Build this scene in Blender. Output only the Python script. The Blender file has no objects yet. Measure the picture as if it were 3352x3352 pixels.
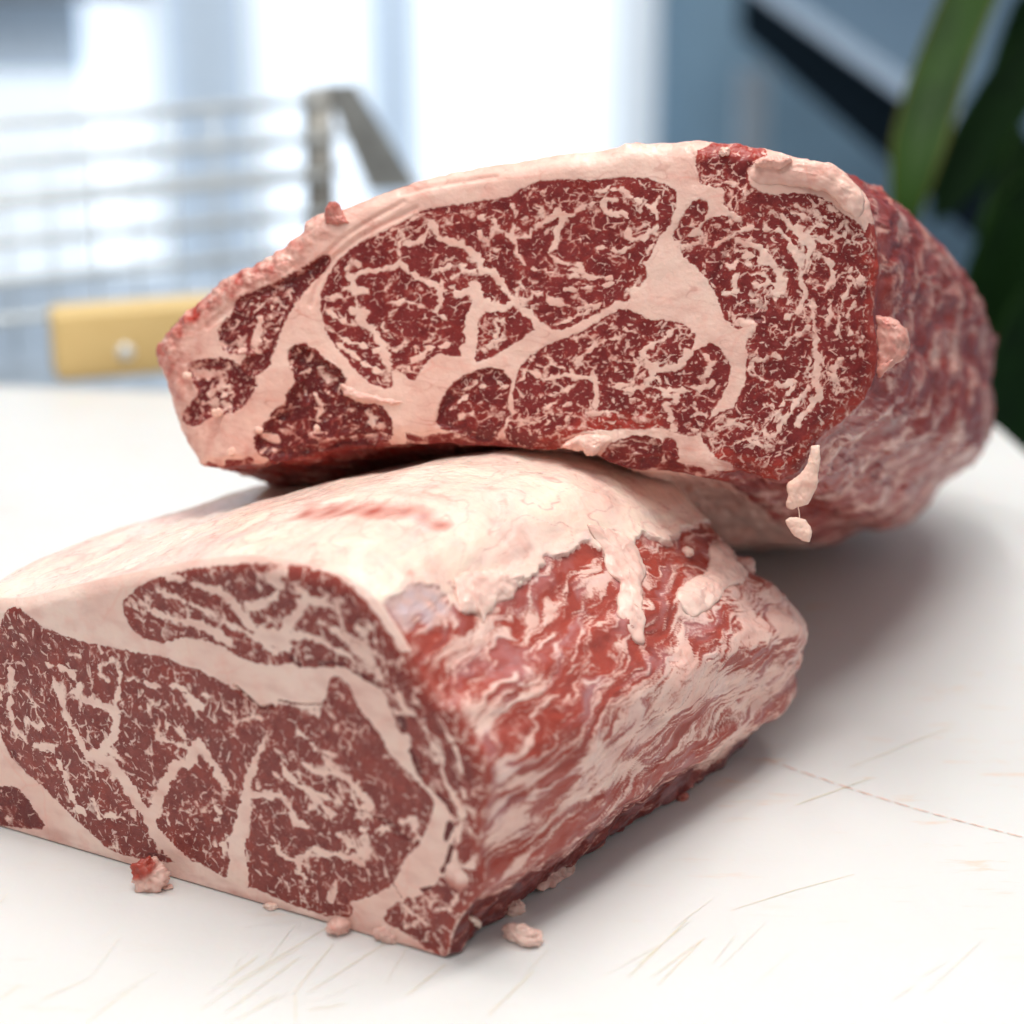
import bpy, math, random
import numpy as np

# ------------------------------------------------------------------ camera
scene = bpy.context.scene
CAM_H, PITCH, LENS = 0.40, math.radians(20.0), 75.0
cam_d = bpy.data.cameras.new("camera"); cam = bpy.data.objects.new("camera", cam_d)
scene.collection.objects.link(cam); scene.camera = cam
cam.location = (0, 0, CAM_H); cam.rotation_euler = (math.radians(90) - PITCH, 0, 0)
cam_d.lens = LENS; cam_d.sensor_width = 36; cam_d.sensor_fit = 'HORIZONTAL'
cam_d.clip_start = .02; cam_d.clip_end = 60
cam_d.dof.use_dof = True; cam_d.dof.focus_distance = 0.805; cam_d.dof.aperture_fstop = 4.5
cam_d.dof.aperture_blades = 0

# ------------------------------------------------------------------ world, lamps, exposure
world = bpy.data.worlds.new("World"); scene.world = world; world.use_nodes = True
wb = world.node_tree.nodes["Background"]; wb.inputs[0].default_value = (.95, .97, 1.0, 1); wb.inputs[1].default_value = .50
def area_lamp(name, loc, target, size, size_y, power, col):
    d = bpy.data.lights.new(name, 'AREA'); d.shape = 'RECTANGLE'; d.size = size; d.size_y = size_y
    d.energy = power; d.color = col
    o = bpy.data.objects.new(name, d); scene.collection.objects.link(o); o.location = loc
    v = np.array(target) - np.array(loc); v = v / np.linalg.norm(v)
    o.rotation_euler = (math.acos(-v[2]), 0, math.atan2(v[0], -v[1]) if abs(v[2]) < .9999 else 0)
    return o
for lx, lp in ((-.6, 12), (.0, 14), (.6, 17)):
    area_lamp("overhead_key_strip", (lx, 1.05, 1.70), (lx * .55, .85, .1), .16, 1.3, lp, (1, .985, .96))  # unseen overhead key light, split into narrow strips to give glints
area_lamp("back_glint_lamp", (-.45, 2.7, 1.25), (-.05, .85, .1), 1.5, .10, 14, (.93, .97, 1))  # unseen lamp added behind for glints and rim light on the fat
area_lamp("front_fill_lamp", (-.35, -.15, 1.95), (0, .8, .1), .8, .8, 22, (1, .97, .94))  # unseen fill lamp added high in front to brighten the cut faces
scene.view_settings.view_transform = 'Standard'; scene.view_settings.look = 'None'
scene.view_settings.exposure = -0.20; scene.view_settings.gamma = 1
scene.cycles.max_bounces = 8; scene.cycles.diffuse_bounces = 4; scene.cycles.glossy_bounces = 3
scene.cycles.transmission_bounces = 4; scene.cycles.volume_bounces = 0
scene.cycles.use_adaptive_sampling = True; scene.cycles.adaptive_threshold = .04; scene.cycles.use_denoising = True; scene.cycles.caustics_reflective = False; scene.cycles.caustics_refractive = False

# ------------------------------------------------------------------ surveying helpers (a point of the photograph -> a point in the place)
PW = 3352.0; FOC = LENS / 36.0
CL = np.array([0, 0, CAM_H]); CR = np.array([1., 0, 0])
CF = np.array([0, math.cos(PITCH), -math.sin(PITCH)]); CU = np.array([0, math.sin(PITCH), math.cos(PITCH)])
def ray(p):
    return CF + (p[0] - PW / 2) / (PW * FOC) * CR - (p[1] - PW / 2) / (PW * FOC) * CU
def at_y(p, Y): d = ray(p); return CL + d * (Y / d[1])
def at_z(p, z=0.): d = ray(p); return CL + d * ((z - CAM_H) / d[2])
def at_plane(p, P0, n): d = ray(p); return CL + d * (np.dot(P0 - CL, n) / np.dot(d, n))
def proj(P):
    q = P - CL; z = q @ CF
    return np.stack([PW / 2 + PW * FOC * (q @ CR) / z, PW / 2 - PW * FOC * (q @ CU) / z], -1)
K1 = 1000 / 1932.
def T(ox, oy, pts, k=K1): return [(ox + k * x, oy + k * y) for x, y in pts]     # notes taken on an enlarged detail
def DD(pts): k = PW / 1932.; return [(x * k, y * k) for x, y in pts]

# ------------------------------------------------------------------ noise
rng = np.random.RandomState(7)
PERM = rng.permutation(4096); GA = rng.rand(4096) * 2 * np.pi; GX, GY = np.cos(GA), np.sin(GA)
RX, RY = rng.rand(4096), rng.rand(4096)
G3 = rng.normal(size=(4096, 3)); G3 /= np.linalg.norm(G3, axis=1)[:, None]
def h2(i, j): return PERM[(PERM[i & 4095] + j) & 4095]
def noise2(x, y, seed=0):
    x = np.asarray(x) + seed * 17.31; y = np.asarray(y) + seed * 9.77
    i = np.floor(x).astype(int); j = np.floor(y).astype(int); fx = x - i; fy = y - j
    u = fx * fx * fx * (fx * (fx * 6 - 15) + 10); v = fy * fy * fy * (fy * (fy * 6 - 15) + 10)
    def g(a, b):
        h = h2(i + a, j + b); return GX[h] * (fx - a) + GY[h] * (fy - b)
    return ((g(0, 0) * (1 - u) + g(1, 0) * u) * (1 - v) + (g(0, 1) * (1 - u) + g(1, 1) * u) * v) * 1.5
def fbm2(x, y, seed=0, o=3):
    r = 0; a = 1.; f = 1.
    for k in range(o): r = r + a * noise2(x * f, y * f, seed + k * 3.1); a *= .5; f *= 2.03
    return r / 1.6
def noise3(P, f, seed=0):
    X = P * f + seed * np.array([7.3, 3.1, 5.7]); I = np.floor(X).astype(int); Fr = X - I
    W = Fr * Fr * Fr * (Fr * (Fr * 6 - 15) + 10); r = 0
    for a in (0, 1):
        for b in (0, 1):
            for c in (0, 1):
                h = PERM[(h2(I[:, 0] + a, I[:, 1] + b) + I[:, 2] + c) & 4095]
                d = G3[h, 0] * (Fr[:, 0] - a) + G3[h, 1] * (Fr[:, 1] - b) + G3[h, 2] * (Fr[:, 2] - c)
                r = r + d * (W[:, 0] if a else 1 - W[:, 0]) * (W[:, 1] if b else 1 - W[:, 1]) * (W[:, 2] if c else 1 - W[:, 2])
    return r * 1.5
def worley(x, y, seed=0):
    x = np.asarray(x) + seed * 13.7; y = np.asarray(y) + seed * 5.3
    i = np.floor(x).astype(int); j = np.floor(y).astype(int)
    f1 = np.full(x.shape, 9.); f2 = np.full(x.shape, 9.)
    for a in (-1, 0, 1):
        for b in (-1, 0, 1):
            h = h2(i + a, j + b); d = np.hypot(i + a + RX[h] - x, j + b + RY[h] - y)
            f2 = np.minimum(f2, np.maximum(f1, d)); f1 = np.minimum(f1, d)
    return f1, f2
def sst(a, b, x): t = np.clip((x - a) / (b - a), 0, 1); return t * t * (3 - 2 * t)

# ------------------------------------------------------------------ 2-D shapes on a surface
def sdf_poly(P, poly, far=.02):
    poly = np.asarray(poly); out = np.full(len(P), -far)
    m = np.all((P > poly.min(0) - far) & (P < poly.max(0) + far), axis=1)
    Q = P[m]; d2 = np.full(len(Q), 1e9); ins = np.zeros(len(Q), bool)
    n = len(poly)
    for i in range(n):
        a, b = poly[i], poly[(i + 1) % n]; e = b - a; w = Q - a
        t = np.clip((w @ e) / max(e @ e, 1e-14), 0, 1); r = w - t[:, None] * e
        d2 = np.minimum(d2, r[:, 0] ** 2 + r[:, 1] ** 2)
        if a[1] != b[1]:
            c = ((a[1] > Q[:, 1]) != (b[1] > Q[:, 1]))
            ins ^= c & (Q[:, 0] < (b[0] - a[0]) * (Q[:, 1] - a[1]) / (b[1] - a[1]) + a[0])
    d = np.sqrt(d2); out[m] = np.where(ins, d, np.maximum(-d, -far)); return out
def stroke(P, pts, w0, w1, far=.015):
    pts = np.asarray(pts); out = np.full(len(P), far)
    m = np.all((P > pts.min(0) - far) & (P < pts.max(0) + far), axis=1); Q = P[m]; best = np.full(len(Q), far)
    L = np.r_[0, np.cumsum(np.linalg.norm(np.diff(pts, axis=0), axis=1))]; tot = L[-1]
    for i in range(len(pts) - 1):
        a, b = pts[i], pts[i + 1]; e = b - a; w = Q - a
        t = np.clip((w @ e) / max(e @ e, 1e-14), 0, 1); r = w - t[:, None] * e
        s = (L[i] + t * (L[i + 1] - L[i])) / tot
        best = np.minimum(best, np.hypot(r[:, 0], r[:, 1]) - .5 * (w0 + (w1 - w0) * s))
    out[m] = best; return out
def smooth_loop(pts, it=2):
    p = np.asarray(pts, float)
    for _ in range(it):
        q = np.roll(p, -1, 0); p = np.stack([p * .75 + q * .25, p * .25 + q * .75], 1).reshape(-1, 2)
    return p
def resample_loop(p, n, weight=None):
    q = np.vstack([p, p[:1]]); d = np.linalg.norm(np.diff(q, axis=0), axis=1)
    if weight is not None: d2 = d * weight(.5 * (q[1:] + q[:-1]))
    else: d2 = d
    L = np.r_[0, np.cumsum(d2)]; s = np.linspace(0, L[-1], n, endpoint=False)
    return np.stack([np.interp(s, L, q[:, 0]), np.interp(s, L, q[:, 1])], 1)

def cell_pull(P, size, k, seed):
    """pull points towards the centre of their grain (m): gives seams the lobed edge of muscle bundles"""
    x = P[:, 0] / size + seed * 13.7; y = P[:, 1] / size + seed * 5.3
    i = np.floor(x).astype(int); j = np.floor(y).astype(int)
    f1 = np.full(x.shape, 9.); cx = x.copy(); cy = y.copy()
    for a in (-1, 0, 1):
        for b in (-1, 0, 1):
            h = h2(i + a, j + b); ux = i + a + RX[h]; uy = j + b + RY[h]; d = np.hypot(ux - x, uy - y)
            m = d < f1; f1 = np.where(m, d, f1); cx = np.where(m, ux, cx); cy = np.where(m, uy, cy)
    return P + k * size * np.stack([cx - x, cy - y], 1)
def marbling(P, ang, cell, aniso, dens, seed, fine=1., warp=.5, dmap=None):
    """signed distance (mm) to the fat network inside a muscle; P in metres"""
    c, s = math.cos(ang), math.sin(ang)
    D = dens if dmap is None else dens * dmap
    Q = np.stack([P[:, 0] * c + P[:, 1] * s, -P[:, 0] * s + P[:, 1] * c], 1)
    x, y = Q[:, 0] * 1000, Q[:, 1] * 1000
    wx = warp * (3.0 * noise2(x / 9, y / 9, seed) + 1.3 * noise2(x / 3, y / 3, seed + 1)) + .25 * noise2(x / 1.0, y / 1.0, seed + 5)
    wy = warp * (3.0 * noise2(x / 9, y / 9, seed + 2) + 1.3 * noise2(x / 3, y / 3, seed + 3)) + .25 * noise2(x / 1.0, y / 1.0, seed + 6)
    x = x + wx; y = y + wy
    E = cell_pull(np.stack([x / aniso, y], 1) * mm, .36 * cell * mm, .62, seed + 2) * 1000; ex, ey = E[:, 0] * aniso, E[:, 1]
    f1, f2 = worley(ex / (cell * aniso), ey / cell, seed)
    neg = lambda w, c=9.: np.where(w < 0, w * 6 - .12, np.minimum(w, c))
    big = (f2 - f1) * cell * .5 - neg(cell * .10 * D * (-.26 + 1.6 * noise2(ex / 15, ey / 15, seed + 8) + .7 * noise2(ex / 5, ey / 5, seed + 4)), cell * .06)
    c2 = cell * .46
    f1, f2 = worley(x / (c2 * aniso) + 3.3, y / c2, seed + 9)
    sm = (f2 - f1) * c2 * .5 - neg(c2 * .11 * D * fine * (-.58 + 1.5 * noise2(x / 9, y / 9, seed + 10) + .7 * noise2(x / 2.6, y / 2.6, seed + 11)), c2 * .075)
    tone = noise2(E[:, 0] * 41.3, E[:, 1] * 37.7, seed + 20)
    return np.minimum(big, sm), D * fine * np.ones(len(P)), tone
mm = .001

# ------------------------------------------------------------------ materials
def new_mat(name):
    m = bpy.data.materials.new(name); m.use_nodes = True; nt = m.node_tree
    return m, nt, nt.nodes, nt.links, nt.nodes["Principled BSDF"]
def math_node(nt, op, a, b=None, clamp=False):
    n = nt.nodes.new("ShaderNodeMath"); n.operation = op; n.use_clamp = clamp
    for k, v in enumerate((a, b)):
        if v is None: continue
        if isinstance(v, (int, float)): n.inputs[k].default_value = v
        else: nt.links.new(v, n.inputs[k])
    return n.outputs[0]
def mix_col(nt, fac, a, b):
    n = nt.nodes.new("ShaderNodeMix"); n.data_type = 'RGBA'
    for k, v in ((0, fac), (6, a), (7, b)):
        if isinstance(v, (int, float)): n.inputs[k].default_value = v
        elif isinstance(v, tuple): n.inputs[k].default_value = (*v, 1)
        else: nt.links.new(v, n.inputs[k])
    return n.outputs[2]
def noise_node(nt, scale, detail=3, rough=.55, vec=None):
    n = nt.nodes.new("ShaderNodeTexNoise"); n.inputs["Scale"].default_value = scale
    n.inputs["Detail"].default_value = detail; n.inputs["Roughness"].default_value = rough
    if vec is not None: nt.links.new(vec, n.inputs["Vector"])
    return n.outputs["Fac"]
def ramp01(nt, v, a, b):
    n = nt.nodes.new("ShaderNodeMapRange"); n.interpolation_type = 'SMOOTHSTEP'
    nt.links.new(v, n.inputs[0]); n.inputs[1].default_value = a; n.inputs[2].default_value = b
    return n.outputs[0]
def attr(nt, name):
    n = nt.nodes.new("ShaderNodeAttribute"); n.attribute_name = name; return n.outputs["Fac"]
def voro_edge(nt, scale, vec):
    n = nt.nodes.new("ShaderNodeTexVoronoi"); n.feature = 'DISTANCE_TO_EDGE'; n.inputs["Scale"].default_value = scale; nt.links.new(vec, n.inputs["Vector"]); return n.outputs["Distance"]
def meat_material(name, lean_a, lean_b, lean_warm, lean_dark, fat_a, fat_b, fat_pink, fat_yellow, rough_lean=.36, rough_fat=.32, stretch=(1, 1, 1), rot=(0, 0, 0), grain=1.0):
    m, nt, N, Lk, bs = new_mat(name)
    co = N.new("ShaderNodeTexCoord").outputs["Object"]
    lean, warm, dark, tint = attr(nt, "lean"), attr(nt, "warm"), attr(nt, "dark"), attr(nt, "tint")
    n1 = noise_node(nt, 900, 1, .6, co); n2 = noise_node(nt, 130, 2, .6, co); n3 = noise_node(nt, 30, 2, .5, co); n4 = noise_node(nt, 320, 2, .6, co)
    lv = math_node(nt, 'ADD', lean, math_node(nt, 'MULTIPLY', math_node(nt, 'SUBTRACT', n1, .5), .5))
    mp = N.new("ShaderNodeMapping"); mp.inputs["Scale"].default_value = stretch; mp.inputs["Rotation"].default_value = rot; Lk.new(co, mp.inputs[0])
    wn = N.new("ShaderNodeTexNoise"); wn.inputs["Scale"].default_value = 190; wn.inputs["Detail"].default_value = 1; Lk.new(mp.outputs[0], wn.inputs["Vector"])
    vm = N.new("ShaderNodeVectorMath"); vm.operation = 'MULTIPLY_ADD'; Lk.new(wn.outputs["Color"], vm.inputs[0]); vm.inputs[1].default_value = (.0026, .0026, .0026); Lk.new(mp.outputs[0], vm.inputs[2])
    pv = vm.outputs[0]; md = attr(nt, "marb")
    e1 = voro_edge(nt, 210 * grain, pv); e2 = voro_edge(nt, 430 * grain, pv)
    q1 = noise_node(nt, 300 * grain, 1, .6, co); q2 = noise_node(nt, 520 * grain, 1, .6, co)
    def thread(e, q, lo, hi, wmax):      # broken fat thread: its width follows a second noise
        w = math_node(nt, 'MULTIPLY', math_node(nt, 'MULTIPLY', ramp01(nt, q, lo, hi), wmax), md)
        r = math_node(nt, 'SUBTRACT', 1.0, math_node(nt, 'DIVIDE', e, math_node(nt, 'ADD', w, .0005)), True); return ramp01(nt, r, .0, .85)
    t1 = thread(e1, q1, .51, .69, .16); t2 = math_node(nt, 'MULTIPLY', thread(e2, q2, .55, .70, .19), .6)
    th = math_node(nt, 'MAXIMUM', t1, t2)
    fac = math_node(nt, 'MULTIPLY', ramp01(nt, lv, -.2, .34), math_node(nt, 'SUBTRACT', 1.0, math_node(nt, 'MULTIPLY', th, .8)))
    lc = mix_col(nt, ramp01(nt, n2, .3, .7), lean_a, lean_b)
    lc = mix_col(nt, math_node(nt, 'MULTIPLY', ramp01(nt, n4, .45, .75), .35), lc, lean_dark)
    lc = mix_col(nt, warm, lc, lean_warm); lc = mix_col(nt, dark, lc, lean_dark)
    edge = math_node(nt, 'SUBTRACT', 1.0, ramp01(nt, lv, .1, .9))
    lc = mix_col(nt, math_node(nt, 'MULTIPLY', edge, .38), lc, lean_warm)
    fc = mix_col(nt, ramp01(nt, n3, .32, .68), fat_a, fat_b)
    fc = mix_col(nt, math_node(nt, 'MULTIPLY', ramp01(nt, n2, .5, .75), .4), fc, fat_pink)
    fe = voro_edge(nt, 46, pv); fl_ = math_node(nt, 'MULTIPLY', math_node(nt, 'SUBTRACT', 1.0, ramp01(nt, fe, .0, .035)), ramp01(nt, n3, .42, .62))
    fc = mix_col(nt, math_node(nt, 'MULTIPLY', fl_, .55), fc, fat_pink)
    pos = math_node(nt, 'MAXIMUM', tint, 0.0); neg = math_node(nt, 'MAXIMUM', math_node(nt, 'MULTIPLY', tint, -1.0), 0.0)
    fc = mix_col(nt, pos, fc, fat_yellow); fc = mix_col(nt, neg, fc, lean_warm)
    col = mix_col(nt, fac, fc, lc)
    col = mix_col(nt, attr(nt, "skin"), col, (.60, .47, .50))
    Lk.new(col, bs.inputs["Base Color"])
    rg = N.new("ShaderNodeMix"); rg.data_type = 'FLOAT'; Lk.new(fac, rg.inputs[0]); rg.inputs[2].default_value = rough_fat; rg.inputs[3].default_value = rough_lean
    rr = math_node(nt, 'ADD', rg.outputs[0], math_node(nt, 'MULTIPLY', math_node(nt, 'SUBTRACT', n2, .5), .35))
    Lk.new(rr, bs.inputs["Roughness"])
    bs.inputs["IOR"].default_value = 1.40; bs.inputs["Specular IOR Level"].default_value = .15; bs.inputs["Coat Weight"].default_value = .50; bs.inputs["Coat Roughness"].default_value = .09; bs.inputs["Coat IOR"].default_value = 1.36
    bs.inputs["Subsurface Weight"].default_value = .2; bs.inputs["Subsurface Radius"].default_value = (1., .35, .25); bs.inputs["Subsurface Scale"].default_value = .0022
    b = N.new("ShaderNodeBump"); b.inputs["Strength"].default_value = .5; b.inputs["Distance"].default_value = .0006
    hgt = math_node(nt, 'ADD', math_node(nt, 'ADD', math_node(nt, 'MULTIPLY', n4, .8), math_node(nt, 'MULTIPLY', n2, 1.3)), math_node(nt, 'MULTIPLY', n1, .35))
    Lk.new(hgt, b.inputs["Height"]); Lk.new(b.outputs[0], bs.inputs["Normal"]); b2 = N.new("ShaderNodeBump"); b2.inputs["Strength"].default_value = .7; b2.inputs["Distance"].default_value = .0011; Lk.new(math_node(nt, "ADD", n4, n2), b2.inputs["Height"]); Lk.new(b2.outputs[0], bs.inputs["Coat Normal"])
    return m
def plain(name, col, rough=.5, metal=0., bump=0., bscale=60, var=.0):
    m, nt, N, Lk, bs = new_mat(name)
    co = N.new("ShaderNodeTexCoord").outputs["Object"]; n = noise_node(nt, bscale, 4, .6, co)
    Lk.new(mix_col(nt, ramp01(nt, n, .3, .7), tuple(c * (1 - var) for c in col), tuple(min(1, c * (1 + var)) for c in col)), bs.inputs["Base Color"])
    bs.inputs["Roughness"].default_value = rough; bs.inputs["Metallic"].default_value = metal
    if bump:
        b = N.new("ShaderNodeBump"); b.inputs["Distance"].default_value = bump; Lk.new(n, b.inputs["Height"]); Lk.new(b.outputs[0], bs.inputs["Normal"])
    return m

# ------------------------------------------------------------------ object helpers
COL = scene.collection
def tag(o, label=None, cat=None, group=None, kind=None):
    for k, v in (("label", label), ("category", cat), ("group", group), ("kind", kind)):
        if v: o[k] = v
    return o
def empty(name, loc, label, cat, group=None):
    o = bpy.data.objects.new(name, None); COL.objects.link(o); o.location = loc; o.empty_display_size = .02
    return tag(o, label, cat, group)
def mesh_obj(name, V, Fc, mat, parent=None, attrs=None, normals=None, smooth=True):
    V = np.asarray(V, np.float32)
    org = np.array(parent.location) if parent is not None else np.zeros(3)
    me = bpy.data.meshes.new(name); Fc = np.asarray(Fc, np.int32)
    if Fc.ndim == 2:
        k = Fc.shape[1]; me.vertices.add(len(V)); me.vertices.foreach_set("co", (V - org).astype(np.float32).ravel())
        me.loops.add(Fc.size); me.loops.foreach_set("vertex_index", Fc.ravel())
        me.polygons.add(len(Fc)); me.polygons.foreach_set("loop_start", np.arange(0, Fc.size, k, dtype=np.int32))
        me.update(calc_edges=True)
    if smooth: me.polygons.foreach_set("use_smooth", np.ones(len(me.polygons), bool))
    for nm, a in (attrs or {}).items():
        at = me.attributes.new(nm, 'FLOAT', 'POINT'); at.data.foreach_set("value", np.asarray(a, np.float32))
    me.validate()
    if normals is not None: me.normals_split_custom_set_from_vertices(normals.astype(np.float32).tolist())
    me.materials.append(mat)
    o = bpy.data.objects.new(name, me); COL.objects.link(o)
    if parent is not None: o.parent = parent
    return o
def pydata(name, V, Fc, mat, parent=None, smooth=True):
    org = np.array(parent.location) if parent is not None else np.zeros(3)
    me = bpy.data.meshes.new(name); me.from_pydata([tuple(np.asarray(v) - org) for v in V], [], [tuple(int(i) for i in f) for f in Fc]); me.update()
    if smooth: me.polygons.foreach_set("use_smooth", np.ones(len(me.polygons), bool))
    me.materials.append(mat); o = bpy.data.objects.new(name, me); COL.objects.link(o)
    if parent is not None: o.parent = parent
    return o
def grid_faces(ns, nt_, wrap=True):
    """quads of a grid of ns rows, nt_ columns (columns closed)"""
    i = np.arange(ns - 1)[:, None] * nt_; j = np.arange(nt_)[None] if wrap else np.arange(nt_ - 1)[None]
    j2 = (j + 1) % nt_
    return np.stack([i + j, i + j2, i + nt_ + j2, i + nt_ + j], -1).reshape(-1, 4)
def vert_normals(V, Fq):
    a, b, c, d = (V[Fq[:, k]] for k in range(4)); fn = np.cross(c - a, d - b)
    N = np.zeros_like(V)
    for k in range(4):
        for x in range(3): N[:, x] += np.bincount(Fq[:, k], weights=fn[:, x], minlength=len(V))
    return N / np.maximum(np.linalg.norm(N, axis=1), 1e-12)[:, None]
def split_parts(V, Fq, vid, names, mat, parent, attrs, labels):
    N = vert_normals(V, Fq)
    fid = vid[Fq].max(axis=1)
    for k, nm in enumerate(names):
        m = fid == k
        if not m.any(): continue
        f = Fq[m]; used, inv = np.unique(f, return_inverse=True)
        o = mesh_obj(nm, V[used], inv.reshape(-1, 4), mat, parent, {a: v[used] for a, v in attrs.items()}, N[used])
        if labels[k]: o["label"] = labels[k]

# ------------------------------------------------------------------ traces: lower block (crops of the photograph, converted to the cut plane)
L1 = lambda p: T(0, 1750, p); L2 = lambda p: T(750, 1750, p); L3 = lambda p: T(750, 2350, p); L4 = lambda p: T(0, 2350, p)
S1 = lambda p: T(1250, 1600, p); S2 = lambda p: T(1800, 1600, p); S3 = lambda p: T(1400, 2200, p)
A0 = at_z(DD([(850, 1812)])[0], 0.); B0 = at_z(DD([(0, 1560)])[0], 0.)
LU = (A0 - B0) / np.linalg.norm(A0 - B0); LN = np.array([LU[1], -LU[0], 0.]); LV = np.array([0, 0, 1.])
def low_uv(pts):
    r = [at_plane(p, A0, LN) - A0 for p in pts]; return np.array([(q @ LU, q @ LV) for q in r])
lo_right = L1([(60, 425), (200, 400), (400, 345), (600, 300), (850, 245), (1000, 215), (1300, 165), (1500, 148), (1700, 155)]) + \
    L2([(450, 210), (650, 258), (800, 340), (900, 430), (960, 520), (1050, 660), (1120, 780), (1200, 930), (1300, 1060), (1400, 1115), (1440, 1200), (1500, 1310), (1570, 1400), (1620, 1500), (1630, 1600), (1610, 1700), (1580, 1800)]) + \
    L3([(1590, 660), (1565, 760), (1550, 880), (1590, 1000), (1590, 1100), (1500, 1210), (1405, 1330), (1395, 1450), (1383, 1548)])
lo_bot = L3([(1270, 1480), (1180, 1405), (1070, 1390), (940, 1380), (800, 1340), (700, 1275), (600, 1250), (450, 1200), (300, 1180), (100, 1140)]) + \
    L4([(1500, 1140), (1300, 1100), (1050, 1030), (850, 960), (650, 875), (500, 840), (300, 770), (100, 720), (0, 690)])
lo_out = np.vstack([low_uv(lo_right), low_uv(lo_bot), [(-.222, .0), (-.240, .012), (-.250, .035), (-.246, .062), (-.232, .082), (-.214, .094)]])
nb = len(lo_right); lo_out[nb:nb + len(lo_bot), 1] *= .25; lo_out[:, 1] = np.maximum(lo_out[:, 1], 0.0005)

LOW = {}
LOW['eye'] = L1([(10, 540), (40, 480), (70, 465), (130, 475), (200, 530), (260, 590), (400, 640), (560, 690), (740, 720), (900, 760), (1050, 780), (1200, 840), (1350, 900), (1450, 960), (1540, 1030), (1610, 1100), (1650, 1118), (1740, 1075)]) + \
    L2([(380, 1085), (500, 1112), (590, 1112), (620, 1020), (645, 900), (700, 910), (760, 970), (800, 1060), (850, 1150), (920, 1210), (970, 1300), (1020, 1400), (1080, 1450), (1180, 1550), (1260, 1640), (1295, 1700), (1270, 1780), (1240, 1860)]) + \
    L3([(1250, 680), (1200, 800), (1110, 880), (1060, 980), (1030, 1050), (950, 1100), (850, 1140), (740, 1160), (790, 1220), (740, 1270), (680, 1240), (600, 1250), (450, 1200), (300, 1140), (200, 1080), (100, 1060)]) + \
    L4([(1530, 1050), (1420, 1005), (1330, 960), (1200, 890), (1110, 920), (950, 900), (850, 880), (700, 830), (600, 740), (480, 640), (350, 520), (230, 400), (130, 330), (50, 210), (0, 100), (-60, -200)]) + L1([(-60, 800)])
LOW['cap'] = L1([(770, 460), (800, 400), (880, 330), (1000, 280), (1200, 230), (1450, 200), (1650, 195), (1800, 200), (1900, 225)]) + \
    L2([(500, 240), (640, 270), (760, 350), (850, 430), (930, 540), (1020, 680), (1100, 800), (1180, 950), (1280, 1080), (1380, 1130), (1415, 1220), (1470, 1330), (1545, 1420), (1590, 1520), (1600, 1640), (1570, 1800)]) + \
    L3([(1565, 680), (1540, 780), (1528, 880), (1470, 940), (1430, 860), (1425, 760), (1430, 640), (1370, 540), (1300, 470), (1220, 400), (1170, 300), (1150, 200)]) + \
    L2([(1150, 1350), (1160, 1260), (1085, 1250), (1060, 1180), (1020, 1080), (990, 980), (940, 960), (800, 880), (720, 830), (570, 835), (470, 850), (380, 800)]) + \
    L1([(1740, 830), (1600, 805), (1480, 750), (1380, 690), (1260, 660), (1160, 640), (1080, 670), (1000, 685), (900, 650), (830, 600), (790, 530)])
LOW['flank'] = L4([(-200, 380), (-60, 400), (0, 440), (100, 435), (170, 515), (235, 620), (300, 705), (150, 690), (0, 680), (-160, 640)])
LOW['corner'] = L3([(975, 1250), (1100, 1155), (1220, 1130), (1330, 1030), (1400, 950), (1530, 960), (1585, 1020), (1575, 1100), (1480, 1215), (1390, 1330), (1380, 1530), (1280, 1475), (1150, 1385), (1060, 1330), (1000, 1300)])
mm = .001
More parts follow.
